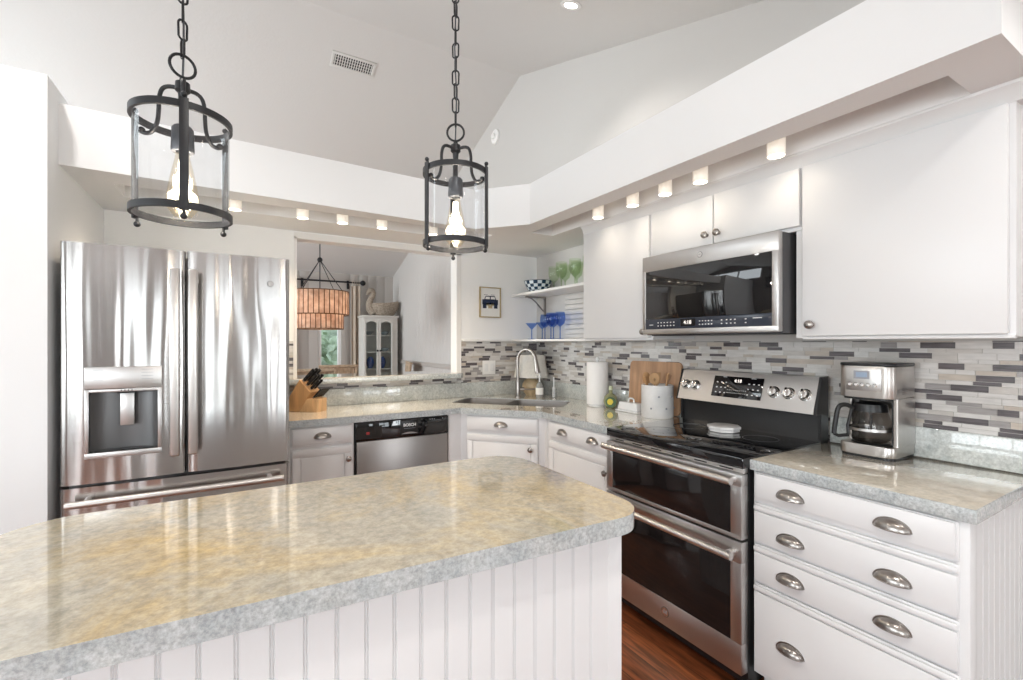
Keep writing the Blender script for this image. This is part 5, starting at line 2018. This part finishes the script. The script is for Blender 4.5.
def pendant(loc, a0, ringrot, label, chain_top):
    """loc: centre of the bottom ring"""
    t = thing('lantern_pendant', label, 'pendant light', loc, 0, None)
    r = 0.0955
    H = 0.210
    def band(z):
        mb = MB()
        mb.lathe([(r - 0.005, z - 0.0075), (r + 0.001, z - 0.0075), (r + 0.001, z + 0.0075), (r - 0.005, z + 0.0075), (r - 0.005, z - 0.0075)], (0, 0, 0), 56)
        return mb
    band(0).build('bottom_ring', M_iron, t, world=False)
    band(H).build('top_ring', M_iron, t, world=False)
    for k in range(3):
        a = a0 + k * 2 * PI / 3
        ca, sa = math.cos(a), math.sin(a)
        mb = MB()
        M = Matrix.Rotation(a, 4, 'Z')
        mb.box((r + 0.0012, -0.0085, -0.012), (r + 0.006, 0.0085, H + 0.012), 0.001, mat=M)
        bar = mb.build('side_bar', M_iron, t, world=False)
        mb = MB()
        mb.sphere((ca * (r - 0.001), sa * (r - 0.001), -0.024), 0.0065)
        mb.cyl((ca * (r - 0.001), sa * (r - 0.001), -0.020), (ca * (r - 0.001), sa * (r - 0.001), -0.010), 0.003, seg=8)
        mb.build('finial', M_iron, t, world=False)
        mb = MB()
        mb.sphere((ca * (r + 0.003), sa * (r + 0.003), H + 0.019), 0.006)
        mb.build('finial', M_iron, t, world=False)
        mb = MB()
        prof = [(0.010, H + 0.075), (0.030, H + 0.077), (0.043, H + 0.070), (0.049, H + 0.050), (0.050, H + 0.024), (0.053, H - 0.004), (0.064, H - 0.026), (0.080, H - 0.030), (r - 0.006, H - 0.024)]
        sm = []
        for i in range(len(prof) - 1):
            p0_, p1_, p2_, p3_ = prof[max(i - 1, 0)], prof[i], prof[i + 1], prof[min(i + 2, len(prof) - 1)]
            for k2 in range(4):
                u = k2 / 4
                sm.append(tuple(0.5 * (2 * p1_[c] + (p2_[c] - p0_[c]) * u + (2 * p0_[c] - 5 * p1_[c] + 4 * p2_[c] - p3_[c]) * u * u + (3 * p1_[c] - p0_[c] - 3 * p2_[c] + p3_[c]) * u ** 3) for c in (0, 1)))
        sm.append(prof[-1])
        mb.tube([(ca * q, sa * q, z) for q, z in sm], 0.0045, 10)
        mb.sphere((ca * (r - 0.010), sa * (r - 0.010), H - 0.024), 0.0075)
        mb.build('curved_arm', M_iron, t, world=False)
    mb = MB()
    mb.lathe([(r - 0.0065, 0.002), (r - 0.0055, 0.002), (r - 0.0055, H - 0.003), (r - 0.0065, H - 0.003), (r - 0.0065, 0.002)], (0, 0, 0), 56)
    mb.build('glass_cylinder', M_glass, t, world=False)
    mb = MB()
    mb.lathe([(0, H + 0.100), (0.005, H + 0.100), (0.007, H + 0.090), (0.014, H + 0.086), (0.015, H + 0.068), (0.009, H + 0.062), (0.008, H + 0.045), (0.0065, H + 0.040), (0.0065, H - 0.012), (0, H - 0.012)], (0, 0, 0), 20)
    mb.build('hub', M_iron, t, world=False)
    mb = MB()
    mb.lathe([(0, H - 0.0125), (0.017, H - 0.0125), (0.021, H - 0.018), (0.0225, H - 0.066), (0.0205, H - 0.070), (0.014, H - 0.070), (0.014, H - 0.060), (0, H - 0.060)], (0, 0, 0), 24)
    mb.build('socket', M_ironl, t, world=False)
    mb = MB()
    zb = H - 0.071
    mb.lathe([(0.013, zb), (0.014, zb - 0.012), (0.019, zb - 0.035), (0.026, zb - 0.070), (0.031, zb - 0.102), (0.028, zb - 0.128), (0.016, zb - 0.143), (0, zb - 0.147)], (0, 0, 0), 24)
    b = mb.build('bulb', M_bulb, t, world=False)
    mb = MB()
    for k in range(6):
        a = 2 * PI * k / 6
        mb.tube([(0.005 * math.cos(a), 0.005 * math.sin(a), zb - 0.012), (0.0115 * math.cos(a + 0.3), 0.0115 * math.sin(a + 0.3), zb - 0.095)], 0.0020, 6)
    mb.build('filament', M_fil, b, world=False)
    mb = MB()
    M = Matrix.Translation((0, 0, H + 0.124)) @ Matrix.Rotation(ringrot, 4, 'Z')
    n = 28
    mb.tube([M @ Vector((0.025 * math.cos(2 * PI * i / n), 0, 0.025 * math.sin(2 * PI * i / n))) for i in range(n)], 0.0032, 10, closed=True)
    mb.build('loop_ring', M_iron, t, world=False)
    zt = chain_top - loc[2]
    z = H + 0.146
    n = 16
    k = 0
    pitch = 0.041
    while z < zt - 0.03:
        mb = MB()
        M = Matrix.Translation((0, 0, z + 0.018)) @ Matrix.Rotation(ringrot + (PI / 2 if k % 2 == 0 else 0) + 0.35 * math.sin(k * 2.1), 4, 'Z')
        pts = []
        for i in range(n):
            a = 2 * PI * i / n
            pts.append(M @ Vector((0.0098 * math.cos(a), 0, 0.0125 * (1 if math.sin(a) >= 0 else -1) + 0.0098 * math.sin(a))))
        mb.tube(pts, 0.0024, 7, closed=True)
        mb.build('chain_link', M_iron, t, world=False)
        z += pitch
        k += 1
    mb = MB()
    mb.tube([(0.002 * math.sin(i * 0.9), 0.002 * math.cos(i * 1.3), H + 0.10 + (zt - 0.02 - H - 0.10) * i / 20) for i in range(21)], 0.0022, 8)
    mb.build('cord', M_ironl, t, world=False)
    mb = MB()
    Mt = Matrix.Translation((0, 0, zt - 0.004)) @ Matrix.Rotation(math.atan(PITCH), 4, 'X')
    mb.lathe([(0, -0.030), (0.012, -0.030), (0.05, -0.018), (0.062, -0.004), (0.062, -0.001), (0, -0.001)], (0, 0, 0), 32, mat=Mt)
    mb.build('canopy', M_iron, t, world=False)
    l = bpy.data.lights.new('pendant_bulb_light', 'POINT')
    l.energy = 4.5
    l.color = (1.0, 0.92, 0.83)
    l.shadow_soft_size = 0.03
    o = bpy.data.objects.new('pendant_bulb_light', l)
    C.objects.link(o)
    o.location = (loc[0], loc[1], loc[2] + zb - 0.06)
    return t


pendant((-0.108, 1.27, 1.653), R(-84), R(22), 'left black iron and glass lantern pendant over the island, nearer the refrigerator', ceil_z(1.27))
pendant((0.558, 1.27, 1.658), R(-49), R(-30), 'right black iron and glass lantern pendant over the island, in front of the sink corner', ceil_z(1.27))

# ------------------------------------------------------------------ ceiling vent, smoke detector
cv = Vector((0.868, 4.187, ceil_z(4.187)))
sl = math.atan(PITCH)
MV = Matrix.Translation(cv) @ Matrix.Rotation(-sl, 4, 'X') @ Matrix.Rotation(PI, 4, 'X')     # local z points into the room
t = thing('air_vent', 'white louvered air register on the sloped ceiling', 'vent', cv)
mb = MB()
VW, VH = 0.185, 0.080
for a, b_ in (((-VW, -VH), (VW, -VH + 0.025)), ((-VW, VH - 0.025), (VW, VH)), ((-VW, -VH + 0.025), (-VW + 0.025, VH - 0.025)), ((VW - 0.025, -VH + 0.025), (VW, VH - 0.025))):
    mb.box((a[0], a[1], 0.0005), (b_[0], b_[1], 0.008), 0.002, mat=MV)
mb.build('vent_frame', M_ventm, t)
mb = MB()
mb.box((-VW + 0.02, -VH + 0.02, 0.0003), (VW - 0.02, VH - 0.02, 0.001), mat=MV)
mb.build('duct_opening', M_ventd, t)
mb = MB()
for i in range(16):
    x = -VW + 0.033 + i * 0.0202
    mb.box((x - 0.003, -VH + 0.024, 0.0012), (x + 0.004, VH - 0.024, 0.006), mat=MV)
for i in range(3):
    y = -0.03 + i * 0.03
    mb.box((-VW + 0.024, y - 0.0015, 0.0012), (VW - 0.024, y + 0.0015, 0.005), mat=MV)
mb.build('louvers', M_ventm, t)

sd = Vector((XW, 4.27, 3.535))
t = thing('smoke_detector', 'round white detector high on the gable wall', 'smoke detector', sd)
Mx = Matrix.Translation(sd) @ Matrix.Rotation(R(-90), 4, 'Y')
mb = MB()
mb.lathe([(0, 0.0005), (0.075, 0.0005), (0.075, 0.016), (0.070, 0.022), (0.045, 0.026), (0, 0.026)], (0, 0, 0), 32, mat=Mx)
mb.build('cover', M_trimp, t)
mb = MB()
mb.lathe([(0, 0.0262), (0.03, 0.0262), (0.027, 0.048), (0, 0.05)], (0, 0, 0), 24, mat=Mx)
mb.build('sensor_dome', M_trimp, t)

# ------------------------------------------------------------------ dining room: chandelier
hx, hy = 0.822, 5.80
zc = ceil_z(hy)
t = thing('chandelier', 'two-tier drum chandelier of glowing amber shell panels in the dining room', 'chandelier', (hx, hy, 1.51))
M_cap = None
m, nt, b, N, L = newmat('amber_shell_panel')
tcn = N.new('ShaderNodeTexCoord')
nn = N.new('ShaderNodeTexNoise')
nn.inputs['Scale'].default_value = 14
nn.inputs['Detail'].default_value = 5
L.new(tcn.outputs['Object'], nn.inputs['Vector'])
rp = N.new('ShaderNodeValToRGB')
rp.color_ramp.elements[0].position = 0.35
rp.color_ramp.elements[0].color = (0.60, 0.44, 0.35, 1)
rp.color_ramp.elements[1].position = 0.65
rp.color_ramp.elements[1].color = (0.82, 0.68, 0.58, 1)
L.new(nn.outputs['Fac'], rp.inputs[0])
N.remove(b)
df = N.new('ShaderNodeBsdfDiffuse'); tl = N.new('ShaderNodeBsdfTranslucent'); mx = N.new('ShaderNodeMixShader'); tp = N.new('ShaderNodeBsdfTransparent'); mx2 = N.new('ShaderNodeMixShader')
L.new(rp.outputs[0], df.inputs[0]); L.new(rp.outputs[0], tl.inputs[0]); L.new(rp.outputs[0], tp.inputs[0])
mx.inputs[0].default_value = 0.65
mx2.inputs[0].default_value = 0.10
L.new(df.outputs[0], mx.inputs[1]); L.new(tl.outputs[0], mx.inputs[2])
L.new(mx.outputs[0], mx2.inputs[1]); L.new(tp.outputs[0], mx2.inputs[2])
L.new(mx2.outputs[0], N['Material Output'].inputs[0])
M_shell = m
M_bronze = pmat('bronze_frame', (0.16, 0.09, 0.05), 0.45, metal=0.5)
for r, z0, z1, n in ((0.318, 1.690, 1.962, 36), (0.258, 1.525, 1.700, 30)):
    mb = MB()
    for i in range(n):
        a0_, a1_ = 2 * PI * (i + 0.06) / n, 2 * PI * (i + 0.94) / n
        P = [Vector((hx + r * math.cos(a), hy + r * math.sin(a), z)) for a, z in ((a0_, z0), (a1_, z0), (a1_, z1), (a0_, z1))]
        mb.face(P)
        Q = [p + Vector((p.x - hx, p.y - hy, 0)).normalized() * 0.004 for p in P]
        mb.face(Q[::-1])
        for k in range(4):
            mb.face([P[k], P[(k + 1) % 4], Q[(k + 1) % 4], Q[k]])
    sh = mb.build('panel_tier', M_shell, t, recalc=False)
    mb = MB()
    for i in range(n):
        a = 2 * PI * i / n
        p = Vector((hx + (r + 0.002) * math.cos(a), hy + (r + 0.002) * math.sin(a), 0))
        mb.tube([(p.x, p.y, z0), (p.x, p.y, z1)], 0.0055, 6)
    for z in (z0, z1):
        mb.tube([(hx + (r + 0.002) * math.cos(2 * PI * i / n), hy + (r + 0.002) * math.sin(2 * PI * i / n), z) for i in range(n)], 0.006, 6, closed=True)
    mb.build('tier_frame', M_bronze, sh)
mb = MB()
mb.cyl((hx, hy, 1.80), (hx, hy, zc - 0.02), 0.006)
for k in range(4):
    a = PI / 4 + PI / 2 * k
    mb.tube([(hx, hy, 2.335), (hx + 0.30 * math.cos(a), hy + 0.30 * math.sin(a), 1.962)], 0.0045, 6)
    mb.tube([(hx, hy, 1.84), (hx + 0.17 * math.cos(a), hy + 0.17 * math.sin(a), 1.81)], 0.005, 6)
    mb.tube([(hx, hy, 1.962), (hx + 0.315 * math.cos(a), hy + 0.315 * math.sin(a), 1.962)], 0.004, 6)
mb.sphere((hx, hy, 2.335), 0.03)
mb.lathe([(0, zc - 0.05), (0.05, zc - 0.04), (0.065, zc - 0.022), (0.065, zc - 0.002 - 0.02), (0, zc - 0.022)], (hx, hy, 0), 24)
mb.build('hanging_rods', M_iron, t)
for k in range(4):
    a = PI / 4 + PI / 2 * k + 0.5
    mb = MB()
    p = (hx + 0.16 * math.cos(a), hy + 0.16 * math.sin(a), 1.845)
    mb.sphere(p, 0.036)
    mb.build('bulb', emitmat('chandelier_bulb', (1.0, 0.78, 0.5), 14) if k == 0 else MATS['chandelier_bulb'], t)
l = bpy.data.lights.new('chandelier_light', 'POINT')
l.energy = 5
l.color = (1.0, 0.84, 0.70)
l.shadow_soft_size = 0.08
o = bpy.data.objects.new('chandelier_light', l)
C.objects.link(o)
o.location = (hx, hy, 1.74)

# ------------------------------------------------------------------ dining room: curtains on a rod
def far_x(px, y):
    u = (px - 511.5) / 461.1
    rx, ry = 0.5094 + u * 0.8605, 0.8605 - u * 0.5094
    return rx / ry * y


yr = 7.93
rz_ = 2.36
t = thing('curtain_rod', 'black curtain rod with ball finial in the dining room', 'curtain rod', (0.6, yr, rz_))
xe = far_x(363, yr)
mb = MB()
mb.tube([(-0.6, yr, rz_), (xe, yr, rz_)], 0.014, 12)
mb.build('rod', M_iron, t)
for x in (xe, -0.6):
    mb = MB()
    mb.sphere((x, yr, rz_), 0.045)
    mb.build('finial', M_iron, t)
for x in (far_x(303, yr), xe - 0.22):
    mb = MB()
    mb.tube([(x, yr, rz_ - 0.005), (x, YF - 0.002, rz_ - 0.005)], 0.008, 8)
    mb.box((x - 0.02, YF - 0.012, rz_ - 0.10), (x + 0.02, YF - 0.0005, rz_ + 0.04), 0.003)
    mb.build('rod_bracket', M_iron, t)


def curtain(x0, x1, label):
    mb = MB()
    n = 60
    top, bot = [], []
    for i in range(n + 1):
        x = x0 + (x1 - x0) * i / n
        y = yr + 0.028 * math.sin(i / n * (x1 - x0) / 0.075 * 2 * PI)
        top.append((x, y)); bot.append((x, y + 0.01 * math.sin(i)))
    th = 0.004
    bm = mb.bm
    A = [bm.verts.new((x, y - th - 0.0, rz_ - 0.055)) for x, y in top]
    B = [bm.verts.new((x, y - th, 0.03)) for x, y in bot]
    A2 = [bm.verts.new((x, y + th, rz_ - 0.055)) for x, y in top]
    B2 = [bm.verts.new((x, y + th, 0.03)) for x, y in bot]
    for i in range(n):
        bm.faces.new([A[i], A[i + 1], B[i + 1], B[i]]); bm.faces.new([A2[i + 1], A2[i], B2[i], B2[i + 1]])
        bm.faces.new([A[i], A2[i], A2[i + 1], A[i + 1]]); bm.faces.new([B[i], B[i + 1], B2[i + 1], B2[i]])
    bm.faces.new([A[0], B[0], B2[0], A2[0]]); bm.faces.new([A[-1], A2[-1], B2[-1], B[-1]])
    for k in range(5):
        xx = x0 + (x1 - x0) * (k + 0.5) / 5
        mb.tube([(xx, yr + 0.022 * math.cos(2 * PI * i / 12), rz_ + 0.0 + 0.022 * math.sin(2 * PI * i / 12)) for i in range(12)], 0.003, 6, closed=True)
        mb.tube([(xx, yr, rz_ - 0.022), (xx, yr, rz_ - 0.058)], 0.003, 6)
    return tag(origin_to(mb.build('curtain', M_curt), ((x0 + x1) / 2, yr, 0.03)), label, 'curtain')


curtain(far_x(351.5, yr), far_x(360.5, yr), 'beige full-length curtain panel beside the white hutch')
curtain(far_x(278, yr), far_x(290, yr), 'beige curtain panel at the far side of the narrow dining window')

# ------------------------------------------------------------------ dining room: hutch with swan basket
hx0, hx1 = far_x(363.8, 7.47), far_x(397.5, 7.47)
hyf = 7.45
hz = 1.80
hd_ = 0.38
t = thing('display_hutch', 'white display hutch with two glass doors in the dining room corner', 'cabinet', ((hx0 + hx1) / 2, hyf + 0.2, 0))
mb = MB()
mb.box((hx0, hyf + 0.02, 0), (hx0 + 0.02, hyf + hd_, hz - 0.03))
mb.box((hx1 - 0.02, hyf + 0.02, 0), (hx1, hyf + hd_, hz - 0.03))
mb.box((hx0 + 0.02, hyf + hd_ - 0.012, 0), (hx1 - 0.02, hyf + hd_, hz - 0.03))
mb.box((hx0 - 0.02, hyf, hz - 0.03), (hx1 + 0.02, hyf + hd_, hz), 0.006)
mb.box((hx0 + 0.02, hyf + 0.02, hz - 0.10), (hx1 - 0.02, hyf + 0.04, hz - 0.03))
mb.box((hx0 + 0.02, hyf + 0.02, 0), (hx1 - 0.02, hyf + hd_ - 0.012, 0.10))
mb.box((hx1 - 0.075, hyf + 0.018, 0.10), (hx1 - 0.02, hyf + 0.038, hz - 0.10))
mb.build('case', M_hutch, t)
for z in (0.55, 0.93, 1.20, 1.47):
    mb = MB()
    mb.box((hx0 + 0.021, hyf + 0.045, z), (hx1 - 0.021, hyf + hd_ - 0.013, z + 0.016))
    mb.build('shelf_board', M_hutch, t)
dw = (hx1 - 0.075 - hx0) / 2
for k in range(2):
    a = hx0 + 0.002 + k * dw
    b_ = a + dw - 0.004
    mb = MB()
    w = 0.032
    yd0, yd1 = hyf - 0.004, hyf + 0.018
    mb.box((a, yd0, 0.11), (a + w, yd1, hz - 0.06), 0.002)
    mb.box((b_ - w, yd0, 0.11), (b_, yd1, hz - 0.06), 0.002)
    mb.box((a + w, yd0, 0.11), (b_ - w, yd1, 0.55), 0.002)
    # arched head
    n = 10
    wi = b_ - a - 2 * w
    poly = [(a + w + wi * i / n, hz - 0.13 + 0.035 * math.sin(PI * i / n)) for i in range(n + 1)] + [(b_ - w, hz - 0.06), (a + w, hz - 0.06)]
    mb.prism(poly, -yd1, -yd0, mat=Matrix(((1, 0, 0, 0), (0, 0, -1, 0), (0, 1, 0, 0), (0, 0, 0, 1))))
    d = mb.build('glass_door', M_hutch, t)
    mb = MB()
    mb.box((a + w - 0.004, hyf + 0.006, 0.545), (b_ - w + 0.004, hyf + 0.010, hz - 0.09))
    mb.build('door_pane', M_pane, d)
    mb = MB()
    kx_ = b_ - 0.022 if k == 0 else a + 0.022
    mb.sphere((kx_, yd0 - 0.014, 1.235), 0.016)
    mb.cyl((kx_, yd0 - 0.012, 1.235), (kx_, yd0, 1.235), 0.005)
    mb.build('door_knob', M_iron, d)
# blue vases in the hutch, dishes on the shelves
for k, (x, lb) in enumerate(((hx0 + dw - 0.10, 'blue glass vase behind the left hutch door'), (hx0 + dw + 0.09, 'blue glass vase behind the right hutch door'))):
    mb = MB()
    mb.lathe([(0, 0), (0.03, 0), (0.045, 0.03), (0.06, 0.09), (0.05, 0.15), (0.03, 0.18), (0.034, 0.19), (0, 0.19)], (x, hyf + 0.15, 0.9465), 20)
    tag(origin_to(mb.build('blue_vase', pmat('blue_vase_%d' % k, (0.02, 0.06, 0.22), 0.15)), (x, hyf + 0.15, 0.9465)), lb, 'vase', 'blue vases in the hutch')
for k, (x, z, lb) in enumerate(((hx0 + 0.12, 1.4865, 'small glass dish on the top shelf of the hutch, left door'), (hx0 + dw + 0.14, 1.4865, 'small glass dish on the top shelf of the hutch, right door'),
                                (hx0 + dw + 0.14, 1.2165, 'small glass dish on the middle shelf of the hutch, right door'))):
    mb = MB()
    mb.lathe([(0, 0), (0.03, 0), (0.05, 0.02), (0.075, 0.06), (0.072, 0.06), (0.046, 0.024), (0, 0.01)], (x, hyf + 0.18, z), 20)
    tag(origin_to(mb.build('glass_dish', pmat('dish_glass_%d' % k, (0.30, 0.34, 0.36), 0.15)), (x, hyf + 0.18, z)), lb, 'dish', 'dishes in the hutch')

# swan basket
sx0 = far_x(384, 7.62)
t = thing('swan_basket', 'grey wicker swan-shaped basket on top of the hutch', 'basket', (sx0, 7.64, hz + 0.0005))
mb = MB()
nr, ns = 14, 28
rings = []
for j in range(nr + 1):
    k = j / nr
    z = hz + 0.001 + 0.19 * k
    s_ = 0.72 + 0.38 * math.sin(k * PI * 0.62)
    ring = []
    for i in range(ns):
        a = 2 * PI * i / ns
        rr2 = 1 + (0.03 if (i + j) % 2 else -0.02)
        xx = 0.205 * s_ * math.cos(a) * rr2 + (0.03 * k if math.cos(a) > 0 else 0)
        lift = 0.05 * k * k * max(0, math.cos(a)) + 0.02 * k * abs(math.sin(a))
        ring.append(mb.bm.verts.new((sx0 + xx, 7.64 + 0.125 * s_ * math.sin(a) * rr2, z + lift)))
    rings.append(ring)
for j in range(nr):
    for i in range(ns):
        mb.bm.faces.new([rings[j][i], rings[j][(i + 1) % ns], rings[j + 1][(i + 1) % ns], rings[j + 1][i]])
mb.bm.faces.new(rings[0][::-1])
cv_ = mb.bm.verts.new((sx0, 7.64, hz + 0.17))
for i in range(ns):
    mb.bm.faces.new([rings[-1][i], rings[-1][(i + 1) % ns], cv_])
mb.build('basket_body', M_wick, t)
mb = MB()
nx_ = sx0 - 0.16
pts = [(nx_, 7.64, hz + 0.05), (nx_ - 0.06, 7.64, hz + 0.12), (nx_ - 0.075, 7.64, hz + 0.20), (nx_ - 0.05, 7.64, hz + 0.27), (nx_ - 0.015, 7.64, hz + 0.32), (nx_ - 0.005, 7.64, hz + 0.375),
       (nx_ - 0.025, 7.64, hz + 0.41), (nx_ - 0.06, 7.64, hz + 0.415), (nx_ - 0.09, 7.64, hz + 0.385), (nx_ - 0.115, 7.64, hz + 0.34)]
mb.tube(pts, 0.04, 12, rs=[0.075, 0.07, 0.056, 0.045, 0.040, 0.042, 0.046, 0.044, 0.030, 0.012])
mb.build('neck', M_wick, t)

# ------------------------------------------------------------------ dining chairs and table
def dining_chair(x, y, rz, w, h, label, mat):
    t = thing('dining_chair', label, 'chair', (x, y, 0), rz, 'pale woven dining chairs')
    for sx_ in (-1, 1):
        mb = MB(); mb.tube([(sx_ * (w / 2 - 0.02), 0.20, 0), (sx_ * (w / 2 - 0.02), 0.20, 0.45)], 0.02, 8); mb.build('leg', mat, t, world=False)
        mb = MB(); mb.tube([(sx_ * (w / 2 - 0.02), -0.22, 0), (sx_ * (w / 2 - 0.02), -0.21, 0.45), (sx_ * (w / 2 - 0.02), -0.27, h - 0.02)], 0.02, 8); mb.build('leg', mat, t, world=False)
    mb = MB(); mb.box((-w / 2, -0.23, 0.43), (w / 2, 0.23, 0.48), 0.012); mb.build('seat', mat, t, world=False)
    mb = MB()
    mb.tube([(-w / 2, -0.272, h), (w / 2, -0.272, h)], 0.022, 10)
    mb.box((-w / 2 + 0.035, -0.268, 0.55), (w / 2 - 0.035, -0.252, h - 0.015), 0.004)
    for i in range(9):
        xx = -w / 2 + 0.06 + (w - 0.12) * i / 8
        mb.tube([(xx, -0.272, 0.56), (xx, -0.276, h - 0.02)], 0.006, 6)
    mb.build('backrest', mat, t, world=False)
    return t


def place_px(px, y):
    return far_x(px, y)


dining_chair(place_px(312, 5.02), 5.30, 0, 0.42, 1.08, 'pale woven dining chair behind the knife block, nearest the pass-through', M_rattan)
c_ = dining_chair(place_px(339, 6.5), 6.78, 0, 0.50, 1.045, 'pale woven dining chair under the chandelier, right of the nearer one', M_rattan)
dining_chair(place_px(393, 6.6), 6.75, R(80), 0.42, 1.06, 'pale woven dining chair standing in front of the white hutch', M_rattan)

# ------------------------------------------------------------------ garden outside (seen through windows)
mb = MB()
mb.box((-20, -22, -0.25), (20, YB - 0.2, -0.12)); mb.box((-20, YF + 0.3, -0.25), (20, 24, -0.12))
o = mb.build('garden_lawn', M_grass); tag(o, 'green lawn outside the windows', 'lawn', kind='stuff')
rnd = random.Random(4)
def shrub(x, y, r, label):
    mb = MB()
    for i in range(260):
        a, b2 = rnd.random() * 2 * PI, math.acos(2 * rnd.random() - 1)
        q = r * (0.75 + 0.3 * rnd.random())
        c = Vector((x + q * math.sin(b2) * math.cos(a), y + q * math.sin(b2) * math.sin(a), r * 0.95 + q * math.cos(b2)))
        n = Vector((rnd.random() - 0.5, rnd.random() - 0.5, rnd.random() - 0.5)).normalized()
        u = n.orthogonal().normalized() * (0.10 + 0.08 * rnd.random()); v = n.cross(u) * 0.6
        mb.face([c - u, c - v, c + u, c + v])
    mb.sphere((x, y, r * 0.95), r * 0.72, seg=14)
    o = mb.build('garden_shrub', M_leaf, recalc=False)
    tag(origin_to(o, (x, y, -0.12)), label, 'shrub')
shrub(1.85, 11.2, 0.75, 'leafy green shrub outside the narrow dining window')
shrub(2.4, 14.2, 1.3, 'taller leafy shrub further behind the dining window')
